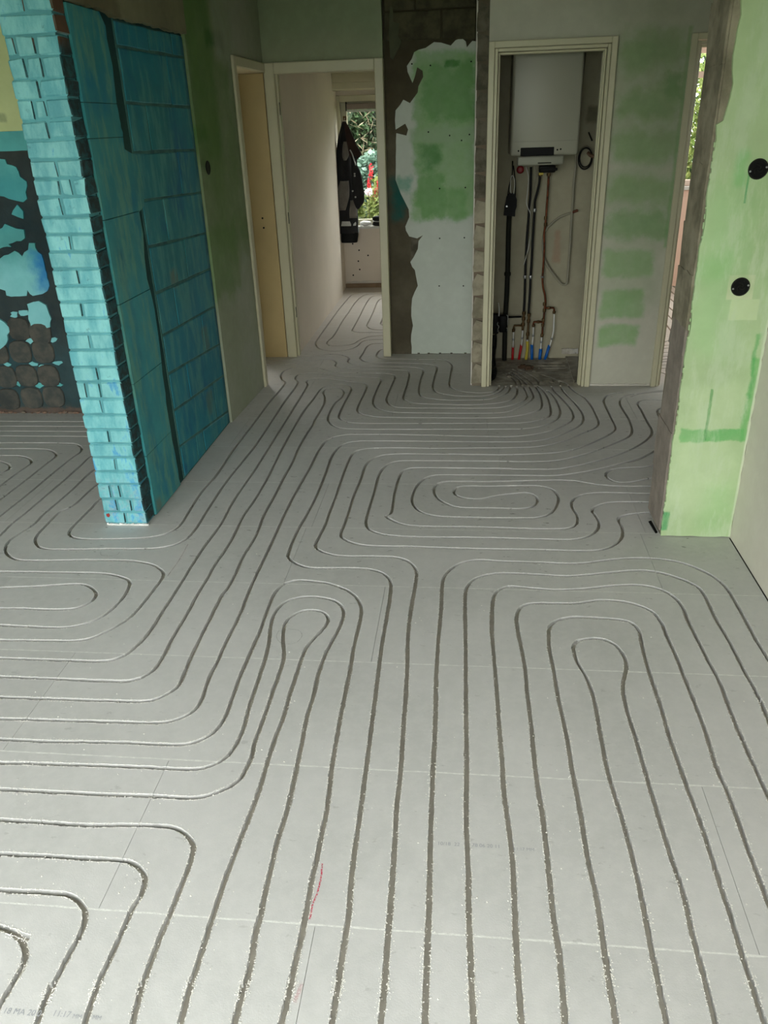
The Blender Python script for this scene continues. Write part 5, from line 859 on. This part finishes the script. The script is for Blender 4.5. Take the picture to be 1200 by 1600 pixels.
# ---------------------------------------------------------------- room seen through the right doorway
m_pink = simple('pinkish_plaster', (222, 192, 174), .85, var=.04, vscale=3)
WX1 = [(2.266, 2.063)][0][0]
b = BM(); wallbox(b, 'x', 1.05, 4.0, 0, H, 8.9, 9.08, [(1.5, WX1+.04, .99, 2.215), (2.6, 3.8, .99, 2.215)]); struct('wall_room_far', b, m_pink)  # second opening is out of view, added to let in more light
zt = [(2.19, 1.98), (2.184, 2.023), (2.197, 1.931)]
window('window_2', 1.5, WX1+.04, .99, 2.215, 8.93, 8.99, trans=(zt[0][1],), fw=.055, m=simple('window_room_paint', (226, 204, 188), .5, var=.03))
window('added_window_4', 2.6, 3.8, .99, 2.215, 8.93, 8.99, mull=(3.2,), fw=.055)  # unseen window, added to brighten this room
w5 = root('added_window_5')  # unseen side window, added to throw light on the far wall
for a, c, e, g in ((6.0, 6.05, .9, 2.2), (8.35, 8.4, .9, 2.2), (6.05, 8.35, .9, .95), (6.05, 8.35, 2.15, 2.2), (7.17, 7.23, .95, 2.15)): link('window_frame', box(BM(), 4.01, 4.07, a, c, e, g, .004), M_frame, w5)
for a, c in ((6.05, 7.17), (7.23, 8.35)): link('pane', box(BM(), 4.037, 4.043, a, c, .95, 2.15), M_glass, w5)
struct('trim_3', box(BM(), 1.5, WX1+.06, 8.85, 8.93, .955, .99, .005), M_whiteplastic)
struct('wall_room_left', box(BM(), 1.05, 1.12, 5.44, 8.9, 0, H), m_pink)

# ---------------------------------------------------------------- boiler
by0, by1 = 5.72, 6.07
q = [(0.245, 1.438), (0.681, 1.425), (0.311, 1.44), (0.526, 1.487), (0.298, 1.471), (0.547, 1.471), (0.568, 1.474)]
bx0, bx1, bz = q[0][0], q[1][0], q[0][1]
bo = thing('boiler', ((bx0+bx1)/2, 6.07, bz), 'white wall-hung heating boiler with black control panel in the cupboard', 'boiler')
link('casing', box(BM(), bx0, bx1, by0, by1, bz, 2.28, .018, 3), M_boiler, bo, True)
link('casing_seam', box(BM(), bx0+.004, bx1-.004, by0-.0008, by0+.004, bz+.085, bz+.0875), M_silver, bo)
link('control_panel', box(BM(), q[2][0], q[3][0], by0-.004, by0+.01, q[2][1]-.002, q[3][1]+.002, .003), M_black, bo)
for k in (4, 5, 6): link('button', lathe(BM(), (q[k][0], by0, q[k][1]), [(.0055, .002), (.0055, -.002), (.004, -.003)], 14, 'y'), M_black, bo, True)
f = [(0.292, 1.38), (0.589, 1.372), (0.29, 1.441), (0.423, 1.403), (0.51, 1.393)]
fl = link('control_flap', box(BM(), f[0][0], f[1][0], 5.685, 5.74, f[0][1]+.003, f[2][1]-.002, .01, 3), M_silver, bo, True)
link('finger_slot', box(BM(), f[3][0], f[4][0], 5.6835, 5.69, f[4][1], f[4][1]+.008, .002), M_dgrey, fl)
# fittings under the boiler
k = [(0.327, 1.347), (0.453, 1.343), (0.56, 1.34), (0.466, 1.331), (0.522, 1.329)]
v = thing('red_valve', (k[0][0], 5.95, k[0][1]), 'dark red round valve knob under the left of the boiler', 'valve')
link('knob', lathe(BM(), (k[0][0], 5.93, k[0][1]), [(.012, .03), (.023, .028), (.026, .018), (.023, .004), (.012, 0)], 16, 'y'), simple('dark_red_knob', (120, 16, 24), .45), v, True)
link('spindle', tube(BM(), [(k[0][0], 5.95, k[0][1]), (k[0][0], 6.0, k[0][1]), (k[0][0], 6.03, k[0][1]+.03), (k[0][0], 6.03, bz-.004)], .008, 10), M_brass, v, True)
v = thing('valve_block', (k[1][0], 5.95, k[1][1]), 'black valve block with a yellow tag hanging under the boiler', 'valve')
link('block', box(BM(), k[1][0], k[2][0], 5.90, 6.0, k[1][1]-.018, k[1][1]+.028, .008, 2), M_black, v, True)
link('handle', box(BM(), k[1][0]+.01, k[2][0]+.012, 5.885, 5.90, k[1][1]-.006, k[1][1]+.012, .004, 2), M_blackfoam, v, True)
link('yellow_tag', box(BM(), k[1][0]-.004, k[1][0]+.026, 5.882, 5.8855, k[1][1]-.03, k[1][1]-.016, .001), M_yellow, v)
link('nut', lathe(BM(), (k[3][0], 5.97, k[3][1]-.03), [(.014, 0), (.014, .02)], 6), M_brass, v)
link('nut', lathe(BM(), (k[4][0], 5.97, k[4][1]-.03), [(.014, 0), (.014, .02)], 6), M_brass, v)
# ---- pipes on the rear wall of the cupboard
PYY = 6.03
def pipe(name, pts, r, m, label, cat='pipe', group=None, sm=3, y=PYY, fit=(), fr=None, loc0=None, fm=None, flen=.012, fname='coupling'):
    P = [(p[0], y if len(p) < 3 else p[2], p[1]) for p in pts]
    t = thing(name, P[-1] if loc0 is None else loc0, label, cat, group)
    link('tube', tube(BM(), P, r, 12, sm), m, t, True)
    for (x, z) in fit: link(fname, lathe(BM(), (x, y, z), [(fr*.9, -flen), (fr, -flen*.8), (fr, flen*.8), (fr*.9, flen)], 14), fm or M_steel, t, True)
    return t
a = [(0.404, 1.357), (0.408, 1.188), (0.404, 1.098), (0.402, 1.006), (0.398, 0.881), (0.397, 0.69), (0.4, 0.492)]+[(0.4, 0.357)]
cl = [(0.397, 0.618), (0.437, 0.617), (0.523, 0.616), (0.443, 1.076)]
pipe('insulated_pipe', a, .0085, M_blackfoam, 'left of two thin black insulated pipes running down from the boiler', fit=[cl[0]], fr=.0125, fname='clamp')
a2 = [(0.468, 1.3), (0.466, 1.247), (0.454, 1.187), (0.442, 1.133), (0.442, 1.066), (0.44, 0.943), (0.44, 0.753), (0.437, 0.624), (0.438, 0.492)]+[(0.434, 0.33)]
pipe('insulated_pipe', a2, .0085, M_blackfoam, 'right of two thin black insulated pipes, bending in below the boiler', fit=[cl[1], cl[3]], fr=.0125, fname='clamp')
a3 = [(0.527, 1.31), (0.528, 1.215), (0.527, 1.125), (0.526, 1.034), (0.523, 0.972), (0.518, 0.91), (0.525, 0.816), (0.525, 0.688), (0.524, 0.609), (0.531, 0.544), (0.547, 0.49)]+[(0.549, 0.479), (0.555, 0.426), (0.551, 0.373), (0.549, 0.302), (0.545, 0.248), (0.545, 0.189)]
cf = [(0.523, 1.022), (0.524, 0.979)]+[(0.548, 0.42), (0.55, 0.373), (0.547, 0.302), (0.545, 0.264), (0.543, 0.187)]
pc = pipe('copper_pipe', a3, .0075, M_copper, 'tarnished copper water pipe with brass couplings and a kink near the floor', fit=cf, fr=.0115, fm=M_brass)
link('clamp', lathe(BM(), (cl[2][0], PYY, cl[2][1]), [(.0125, -.006), (.0125, .006)], 14), M_steel, pc, True)
for pts in ([(0.549, 0.39), (0.584, 0.391), (0.617, 0.391), (0.621, 0.38), (0.622, 0.358)], [(0.546, 0.288), (0.51, 0.288), (0.477, 0.288), (0.475, 0.277), (0.476, 0.26)]):
    e = link('branch', tube(BM(), [(x, PYY, z) for x, z in pts], .007, 12), M_copper, pc, True)
    for (x, z) in (pts[1], pts[-1]): link('elbow', lathe(BM(), (x, PYY, z), [(.0105, -.009), (.0115, -.004), (.0115, .006), (.0105, .009)], 12), M_brass, e, True)
# brass stubs of the two insulated pipes
for nm, pts, lab, br in (('brass_fitting', [(0.401, 0.356), (0.4, 0.313), (0.398, 0.27), (0.397, 0.227)], 'brass tee at the foot of the left insulated pipe', [(0.394, 0.26), (0.36, 0.262), (0.333, 0.261), (0.33, 0.247), (0.33, 0.226)]),
                     ('brass_fitting', [(0.439, 0.341), (0.438, 0.294), (0.437, 0.246), (0.436, 0.197), (0.436, 0.158)], 'straight brass coupling chain above the yellow sleeve', None)):
    t = pipe(nm, pts, .008, M_brass, lab, 'fitting', fit=[pts[0], pts[1], pts[-2]], fr=.0135, fm=M_brass)
    if br:
        e = link('branch', tube(BM(), [(x, PYY, z) for x, z in br], .0075, 12), M_brass, t, True)
        link('elbow', lathe(BM(), (br[-1][0], PYY, br[-1][1]), [(.012, -.01), (.012, .01)], 12), M_brass, e, True)
hp = [(0.287, 0.33), (0.383, 0.332)]
pipe('cross_pipe', hp, .0065, M_black, 'short horizontal black pipe between the drain pipe and brass tee', sm=0, y=6.01)
sleeves = [('left red pipe sleeve at the cupboard floor', M_red, [(0.331, 0.224), (0.331, 0.157), (0.331, 0.093)], [(0.331, 0.098), (0.33, 0.007)], .0095),
 ('slanting red pipe sleeve, second from the left at the cupboard floor', M_red, [(0.398, 0.224), (0.397, 0.166), (0.395, 0.107)], [(0.394, 0.114), (0.378, 0.006)], .0095),
 ('yellow pipe sleeve between the red and the blue ones', M_yellow, [(0.436, 0.161), (0.437, 0.136)], [(0.437, 0.141), (0.44, 0.077), (0.432, 0.006)], .0110),
 ('upright blue pipe sleeve right of the yellow one', M_blue, [(0.477, 0.257), (0.478, 0.185), (0.474, 0.107)], [(0.472, 0.114), (0.478, 0.006)], .0115),
 ('middle blue pipe sleeve below the copper pipe', M_blue, [(0.542, 0.17), (0.541, 0.136), (0.54, 0.077)], [(0.54, 0.081), (0.537, 0.006)], .0120),
 ('slanting blue pipe sleeve, rightmost at the cupboard floor', M_blue, [(0.625, 0.344), (0.626, 0.299), (0.627, 0.222), (0.618, 0.159), (0.606, 0.101)], [(0.604, 0.108), (0.575, 0.005)], .0110)]
for lab, m, tub, slv, r in sleeves:
    end = slv[-1]
    t = thing('pipe_sleeve', (end[0], 6.04, 0), lab, 'pipe sleeve')
    S = [(x, 6.04, z) for x, z in slv]; S[-1] = (S[-1][0], 6.04, -.012)
    link('sleeve', tube(BM(), S, r, 14, 2), m, t, True)
    link('inner_tube', tube(BM(), [(x, 6.035, z) for x, z in tub], .0055, 10, 3), M_whiteplastic, t, True)
    cx, cz = tub[-2] if len(tub) > 2 else tub[0]
    link('crimp_ring', lathe(BM(), (cx, 6.035, cz), [(.009, -.008), (.009, .008)], 12), M_steel, t, True)
# drain pipe with junction box
dp = [(0.266, 1.051), (0.266, 0.89), (0.269, 0.7), (0.269, 0.503)]+[(0.268, 0.457), (0.265, 0.28), (0.267, 0.076), (0.268, 0.021)]
dp[-1] = (dp[-1][0], 0)
t = pipe('drain_pipe', dp, .018, M_dgrey, 'thick dark grey vertical drain pipe at the left of the cupboard', y=6.02, fit=[[(0.269, 0.643)][0]], fr=.024, fm=M_dgrey, fname='bracket')
jb = [(0.23, 1.047), (0.304, 1.19), (0.244, 1.113), (0.309, 1.154)]
t = thing('cable_connector', (jb[0][0], 5.97, jb[0][1]), 'black cable connector box with white wire loops on top of the drain pipe', 'connector')
link('housing', prism(BM(), [(0.225, 1.053), (0.304, 1.044), (0.305, 1.081), (0.313, 1.111), (0.313, 1.154), (0.298, 1.191), (0.263, 1.197), (0.242, 1.173), (0.232, 1.113)], 'xz', 5.955, 6.0), M_black, t)
for pts in ([(0.271, 1.19), (0.265, 1.244), (0.268, 1.297), (0.275, 1.311)], [(0.288, 1.19), (0.294, 1.243), (0.289, 1.29), (0.277, 1.311)]): link('white_wire', tube(BM(), [(x, 5.965, z) for x, z in pts], .003, 8, 4), M_whiteplastic, t, True)
for pts in ([(0.248, 1.161), (0.258, 1.244), (0.272, 1.297), (0.276, 1.343), (0.274, 1.401)], [(0.302, 1.16), (0.3, 1.243), (0.293, 1.302), (0.281, 1.372)]): link('black_wire', tube(BM(), [(x, 5.975, z) for x, z in pts], .004, 8, 4), M_black, t, True)
link('badge', lathe(BM(), (jb[2][0], 5.955, jb[2][1]), [(.006, 0), (.006, -.002)], 12, 'y'), M_steel, t)
# white leads and grey conduit
c1 = [(0.368, 1.36), (0.386, 1.309), (0.39, 1.25), (0.385, 1.179), (0.383, 1.125), (0.401, 1.082), (0.415, 1.046), (0.42, 0.947), (0.414, 0.853), (0.401, 0.778), (0.383, 0.708)]
pipe('white_cable', c1, .0028, M_whiteplastic, 'long thin white cable winding over the left insulated pipe', 'cable', y=6.012)
c2 = [(0.435, 1.358), (0.441, 1.29), (0.43, 1.202), (0.419, 1.142), (0.414, 1.082), (0.418, 1.033), (0.418, 0.947), (0.417, 0.828), (0.392, 0.759)]
pipe('white_cable', c2, .0036, M_greyplastic, 'pale grey cable dropping between the two insulated pipes', 'cable', y=6.004)
c3 = [(0.724, 1.061), (0.684, 1.047), (0.628, 1.027), (0.573, 0.988), (0.53, 0.939), (0.514, 0.88), (0.515, 0.817), (0.528, 0.753), (0.558, 0.689), (0.615, 0.616), (0.658, 0.567), (0.682, 0.555), (0.701, 0.563), (0.705, 0.595), (0.706, 0.718), (0.707, 0.877), (0.705, 1.062), (0.704, 1.241), (0.708, 1.358), (0.7, 1.473)]+[(0.709, 1.629), (0.71, 1.892), (0.707, 2.038)]
t = pipe('flexible_conduit', c3, .0075, M_greyplastic, 'grey flexible conduit hanging in a big loop at the right of the cupboard', 'conduit', y=6.045, sm=5)
e = [(0.708, 1.055), (0.73, 1.062), (0.744, 1.067)]
link('brown_end', tube(BM(), [(x, 6.043, z) for x, z in e], .0095, 12, 2), simple('rusty_end', (104, 58, 36), .7), t, True)
c4 = [(0.743, 1.344), (0.706, 1.667), (0.707, 2.038)]
pipe('rigid_conduit', [(0.703, 0.964), (0.7, 1.473)][1:]+[(0.71, 1.781), (0.719, 2.03)], .010, M_greyplastic, 'straight grey conduit rising beside the boiler', 'conduit', y=6.065, sm=0)
cc = [(0.769, 1.399), (0.826, 1.438), (0.784, 1.529)]
t = thing('cable_coil', (cc[0][0], 6.03, cc[0][1]), 'coiled black and grey cable hanging at the right of the cupboard', 'cable coil')
for n_, (rx, rz, m, yy) in enumerate(((.046, .066, M_black, 6.04), (.052, .073, M_greyplastic, 6.05), (.040, .060, M_black, 6.025))):
    link('turn', tube(BM(), [(cc[0][0]+rx*math.cos(a_*.314), yy, cc[0][1]+rz*math.sin(a_*.314)+.004*n_) for a_ in range(21)], .0045, 8, 2), m, t, True)
link('plug', tube(BM(), [(cc[0][0]+.01, 6.01, cc[0][1]+.04), (cc[0][0]+.03, 6.0, cc[0][1]+.02), (cc[0][0]+.06, 6.0, cc[0][1]+.012)], .012, 10, 3), simple('brown_plug', (92, 66, 48), .6), t, True)
link('hanger', tube(BM(), [(cc[2][0], 6.07, cc[2][1]+.03), (cc[2][0], 6.03, cc[2][1]+.02), (cc[2][0]+.02, 6.02, cc[2][1]-.02)], .005, 8, 3), M_dgrey, t, True)
# manifold at the left
t = thing('manifold', (.20, 5.9, 0), 'black valve manifold with steel levers low at the left of the cupboard', 'manifold')
mm = [(0.168, 0.375), (0.283, 0.232), (0.186, 0.413), (0.208, 0.454), (0.205, 0.319), (0.215, 0.281), (0.207, 0.243), (0.276, 0.36), (0.276, 0.28), (0.275, 0.247)]
link('body', box(BM(), mm[0][0]-.01, mm[0][0]+.045, 5.90, 5.96, mm[1][1], mm[0][1], .008, 2), M_black, t, True)
link('body', box(BM(), mm[0][0]+.05, mm[1][0]-.008, 5.91, 5.97, mm[1][1]+.006, mm[0][1]-.01, .01, 2), M_black, t, True)
for zz_ in (.28, .5, .75):
    z = mm[1][1]+(mm[0][1]-mm[1][1])*zz_
    link('union_nut', lathe(BM(), (mm[0][0]+.048, 5.93, z), [(.016, -.012), (.02, -.008), (.02, .008), (.016, .012)], 8, 'x'), M_black, t)
for pts in ([(0.212, 0.363), (0.213, 0.409), (0.206, 0.46)],):
    link('white_lever', tube(BM(), [(x, 5.9, z) for x, z in pts], lambda u: .005-.003*u, 8, 3), M_whiteplastic, t, True)
for pts in ([(0.207, 0.321), (0.203, 0.302), (0.214, 0.288), (0.208, 0.266), (0.206, 0.247)], [(0.267, 0.372), (0.277, 0.36), (0.277, 0.325), (0.278, 0.296)], [(0.271, 0.278), (0.277, 0.268), (0.275, 0.253)]):
    link('steel_lever', tube(BM(), [(x, 5.898, z) for x, z in pts], .0032, 8, 4), M_steel, t, True)
link('hose', tube(BM(), [(x, 5.9, z) for x, z in [(0.202, 0.245), (0.186, 0.217), (0.172, 0.198), (0.166, 0.164), (0.174, 0.135)]], .006, 8, 4), M_dgrey, t, True)
bb = [(0.16, -0.047), (0.198, 0.13), (0.168, 0.178), (0.19, 0.144)]
link('hose_bundle', tube(BM(), [(bb[0][0]+.02, 5.86, .0), (bb[0][0]+.012, 5.87, .06), (bb[0][0]+.016, 5.89, .12), (bb[0][0]+.02, 5.9, bb[1][1]+.01), (bb[0][0]+.022, 5.91, bb[1][1]+.09)], .022, 12, 4), M_black, t, True)
link('steel_tip', tube(BM(), [(x, 5.888, z) for x, z in [(0.167, 0.145), (0.176, 0.161), (0.181, 0.149)]], .004, 8, 3), M_steel, t, True)
t = thing('crumpled_foil', (.16, 5.62, 0), 'crumpled black plastic sheet on the floor at the left of the cupboard', 'plastic sheet')
tb = bmesh.new(); bmesh.ops.create_icosphere(tb, subdivisions=4, radius=1)
for v_ in tb.verts:
    n_ = abs(noise.noise(v_.co*3))*.5+abs(noise.noise(v_.co*8))*.3
    v_.co = Vector((.155+v_.co.x*.042*(1+n_*.4), 5.64+v_.co.y*.15*(1+n_*.6), max(.0, .02+v_.co.z*.045*(1+n_))))
link('sheet', tb, M_black, t)
# loose board offcuts and rubble on the cupboard floor
ob = [(0.736, 6.131), (0.837, 6.154), (0.754, 5.495), (0.727, 5.421)]
t = thing('board_offcut', (ob[0][0], ob[0][1], 0), 'loose grey board offcut lying on the right of the cupboard floor', 'board offcut')
link('board', prism(BM(), ragged([(min(x, .885), y) for x, y in ob], .002, .05, 2), 'xy', .001, .013), M_board, t)
ob = [(0.703, 0.035), (0.701, 0.073), (0.822, 0.074), (0.825, 0.034)]
t = thing('board_strip', (ob[0][0], 6.07, 0), 'narrow grey board strip standing against the rear wall of the cupboard', 'board offcut')
link('board', prism(BM(), ragged([(min(x, .895), max(.002, z)) for x, z in ob], .003, .03, 2), 'xz', 6.079, 6.066), M_board, t)
M_rub = simple('gypsum_rubble', (120, 114, 100), .95, var=.2, vscale=20, bump=.8, bscale=60)
M_rubb = simple('brown_rubble', (84, 64, 46), .95, var=.2, vscale=20, bump=.8, bscale=60)
def chunk(x, y, s, m, seed, lab, g='rubble chunks in the cupboard'):
    tb = bmesh.new(); bmesh.ops.create_icosphere(tb, subdivisions=2, radius=1)
    for v_ in tb.verts:
        n_ = noise.noise(v_.co*1.6+Vector((seed, 0, 0)))
        v_.co = Vector((x+v_.co.x*s*(1.2+n_*.7), y+v_.co.y*s*(1+n_*.6), max(0, s*.4+v_.co.z*s*.55*(1+n_))))
    o = link('rubble_chunk', tb, m); tag(o, lab, 'rubble', g)
RLAB = ['left one of the large grey rubble chunks at the rear cupboard wall', 'largest grey rubble chunk, middle of the row at the rear cupboard wall', 'rightmost grey rubble chunk at the rear wall, touching the board offcut',
 'small grey chunk right beside the rightmost blue pipe sleeve', 'small grey chunk just in front of the rear row of rubble', 'left brown rubble chunk in the middle of the cupboard floor', 'right brown rubble chunk in the middle of the cupboard floor',
 'small grey chunk to the right of the two brown ones', 'tiny grey chunk left of the brown ones, below the red sleeves', 'small grey chunk at the left of the cupboard floor, nearer the threshold', 'small grey chunk in front of the crumpled black plastic sheet',
 'tiny grey chunk below the middle blue sleeve', 'grey chunk on the cupboard threshold, right of its middle', 'grey chunk in the middle of the cupboard threshold', 'tiny grey chunk close to the foot of the middle blue sleeve', 'tiny grey chunk below the rightmost blue sleeve']
for i, (u, v_, s) in enumerate(((800, 560, .03), (850, 565, .035), (900, 578, .024), (770, 575, .018), (835, 585, .016), (430, 715, .028), (500, 730, .03), (560, 760, .014), (245, 685, .01), (215, 790, .014), (265, 820, .016), (620, 720, .011), (765, 880, .014), (650, 885, .016), (585, 640, .01), (705, 610, .01))):
    p = [(0.661, 6.162), (0.692, 6.149), (0.722, 6.116), (0.638, 6.125), (0.678, 6.1), (0.398, 5.798), (0.44, 5.764), (0.472, 5.698), (0.285, 5.868), (0.258, 5.635), (0.286, 5.571), (0.516, 5.786), (0.576, 5.446), (0.507, 5.436), (0.507, 5.97), (0.589, 6.041)][i]
    chunk(p[0], p[1], s, M_rubb if i in (5, 6) else M_rub, i*3.1, RLAB[i], 'brown rubble in the cupboard' if i in (5, 6) else 'grey rubble in the cupboard')

# ---------------------------------------------------------------- outdoors: ground, hedge, flowers
m_grass = simple('garden_ground', (96, 112, 70), .95, var=.25, vscale=3, rgb2=(66, 76, 48))
struct('ground', box(BM(), -30, 30, -30, YA-.02, -.3, -.12), simple('garden_lawn', (92, 108, 76), .9, var=.15, vscale=2))
struct('ground_rear', box(BM(), -30, 30, 9.32, 40, -.3, -.12), m_grass)
def leaf_mat(name, ca, cb, rough=.5):
    m, nt, bs = mat_new(name); N = NT(nt); g = N.node('ShaderNodeNewGeometry').outputs['Random Per Island']
    N.l.new(N.mix(g, lin(ca), lin(cb)), bs.inputs['Base Color']); bs.inputs['Roughness'].default_value = rough
    tr = N.node('ShaderNodeBsdfTranslucent'); N.l.new(N.mix(g, lin(ca), lin(cb)), tr.inputs[0]); mx = N.node('ShaderNodeMixShader'); mx.inputs[0].default_value = .3
    out = nt.nodes['Material Output']; N.l.new(bs.outputs[0], mx.inputs[1]); N.l.new(tr.outputs[0], mx.inputs[2]); N.l.new(mx.outputs[0], out.inputs[0]); return m
L_dark = leaf_mat('dark_leaf', (34, 58, 34), (96, 124, 84)); L_mid = leaf_mat('mid_leaf', (70, 110, 50), (138, 168, 96)); L_lime = leaf_mat('lime_leaf', (104, 128, 58), (186, 196, 126)); L_dry = leaf_mat('dry_twig', (120, 106, 84), (176, 164, 138)); L_grey = leaf_mat('grey_green_leaf', (66, 98, 82), (134, 162, 146))
M_red = leaf_mat('red_flower', (206, 44, 66), (232, 96, 100)); M_pinkw = leaf_mat('white_flower', (236, 224, 230), (250, 244, 248)); M_bark = simple('bark', (70, 56, 42), .9, var=.2)
def leaves(c, rad, n, ln, wd, seed, droop=.3, shell=.55):
    r = random.Random(seed); V = []; F = []
    for _ in range(n):
        while True:
            d = Vector((r.uniform(-1, 1), r.uniform(-1, 1), r.uniform(-1, 1)))
            if shell < d.length <= 1: break
        p = Vector(c)+Vector((d.x*rad[0], d.y*rad[1], d.z*rad[2]))
        a = Vector((d.x+r.uniform(-.8, .8), d.y+r.uniform(-.8, .8), d.z*.4+r.uniform(-.9, .5)-droop)).normalized()*ln*r.uniform(.6, 1.2)
        s = a.cross(Vector((r.uniform(-1, 1), r.uniform(-1, 1), r.uniform(-1, 1)))).normalized()*wd*r.uniform(.7, 1.2)
        i = len(V); up = a.cross(s).normalized()*wd*.4
        V += [p, p+a*.45+s+up, p+a, p+a*.45-s+up]; F.append((i, i+1, i+2)); F.append((i, i+2, i+3))
    me = bpy.data.meshes.new('foliage'); me.from_pydata(V, [], F); return me
def shrub(nm, c, rad, n, ln, wd, m, lab, seed, cat='shrub', extra=None, group=None):
    t = thing(nm, (c[0], c[1], -.12), lab, cat, group)
    me = leaves(c, rad, n, ln, wd, seed); me.materials.append(m); o = bpy.data.objects.new('foliage', me); COL.objects.link(o); o.parent = t; o.location = -t.location; o['kind'] = 'stuff'
    b = BM(); r = random.Random(seed)
    for k in range(6):
        a = k*1.05; tube(b, [(c[0]+.03*math.cos(a), c[1]+.03*math.sin(a), -.12), (c[0]+rad[0]*.3*math.cos(a), c[1]+rad[1]*.3*math.sin(a), c[2]*.5), (c[0]+rad[0]*.75*math.cos(a), c[1]+rad[1]*.75*math.sin(a), c[2]+rad[2]*.6*r.random())], lambda u: .02*(1-u*.8), 6, 3)
    link('stem', b, M_bark, t)
    if extra:
        mx, nn, l2, w2 = extra; me = leaves((c[0], c[1]-.05, c[2]), rad, nn, l2, w2, seed+9, -.2, .8); me.materials.append(mx); o = bpy.data.objects.new('dry_twigs', me); COL.objects.link(o); o.parent = t; o.location = -t.location; o['kind'] = 'stuff'
    return t
shrub('evergreen_shrub', (-1.72, 12.75, 1.35), (.62, .42, 1.6), 13000, .13, .03, L_dark, 'dark evergreen with dry twigs behind the left of the hall window', 1, extra=(L_dry, 1600, .30, .009))
shrub('evergreen_shrub', (-.1, 12.75, 1.4), (.62, .42, 1.6), 13000, .13, .026, L_mid, 'bright feathery evergreen behind the right of the hall window', 2, extra=(L_dry, 900, .26, .008))
shrub('broadleaf_shrub', (-1.1, 11.6, .80), (.8, .3, .52), 5500, .12, .04, L_grey, 'grey-green broad-leaved shrub below the evergreens outside the hall window', 3)
for i, (x, y) in enumerate(((-1.56, 10.5), (-1.06, 10.35), (-.55, 10.5))):
    t = shrub('flowering_plant', (x, y, .62), (.185, .22, .50), 2400, .09, .026, L_lime, ('lime green plant with red flower spikes outside the hall window, beside the coat', 'middle lime green plant with red flower spikes outside the hall window', 'lime green plant with red flower spikes outside the hall window, near its right post')[i], 20+i, 'plant', group='flowering plants outside the hall window')
    r = random.Random(i)
    for k in range(18):
        a, rd = r.uniform(0, 6.28), r.uniform(.03, .19); px_, py_ = x+rd*math.cos(a), y+rd*math.sin(a)*.8-.05; zt_ = .86+r.uniform(.0, .36)
        b = BM(); tube(b, [(px_, py_, zt_-.22), (px_, py_, zt_-.1)], .003, 5)
        link('flower_stalk', b, M_bark, t)
        me = leaves((px_, py_, zt_-.02), (.015, .015, .085), 80, .026, .011, k, -.6, 0); me.materials.append(M_red); o = bpy.data.objects.new('flower_spike', me); COL.objects.link(o); o.parent = t; o.location = -t.location
t = thing('white_flower', (-1.2, 9.9, -.12), 'white flower head among the red spikes outside the hall window', 'flower')
fq = [(-1.202, 0.94)][0]
me = leaves((fq[0], 9.9, fq[1]), (.03, .03, .035), 120, .026, .012, 5, 0, 0); me.materials.append(M_pinkw); o = bpy.data.objects.new('petals', me); COL.objects.link(o); o.parent = t; o.location = -t.location
link('stalk', tube(BM(), [(fq[0], 9.9, -.12), (fq[0], 9.9, fq[1]-.02)], .004, 6), M_bark, t)
shrub('hedge', (-.9, 14.6, 1.4), (3.4, .8, 1.9), 22000, .22, .07, L_dark, 'tall dark hedge closing the garden behind the evergreens', 40)
shrub('climbing_shrub', (2.65, 11.0, 1.6), (.9, .45, .8), 4200, .12, .024, L_lime, 'lime yellow shrub filling the window of the far right room', 31, extra=(L_dry, 150, .2, .005))
shrub('dark_shrub', (2.9, 12.7, 1.9), (1.2, .6, 1.5), 9000, .12, .03, L_dark, 'dark shrub behind the lime one in the far right window', 32)
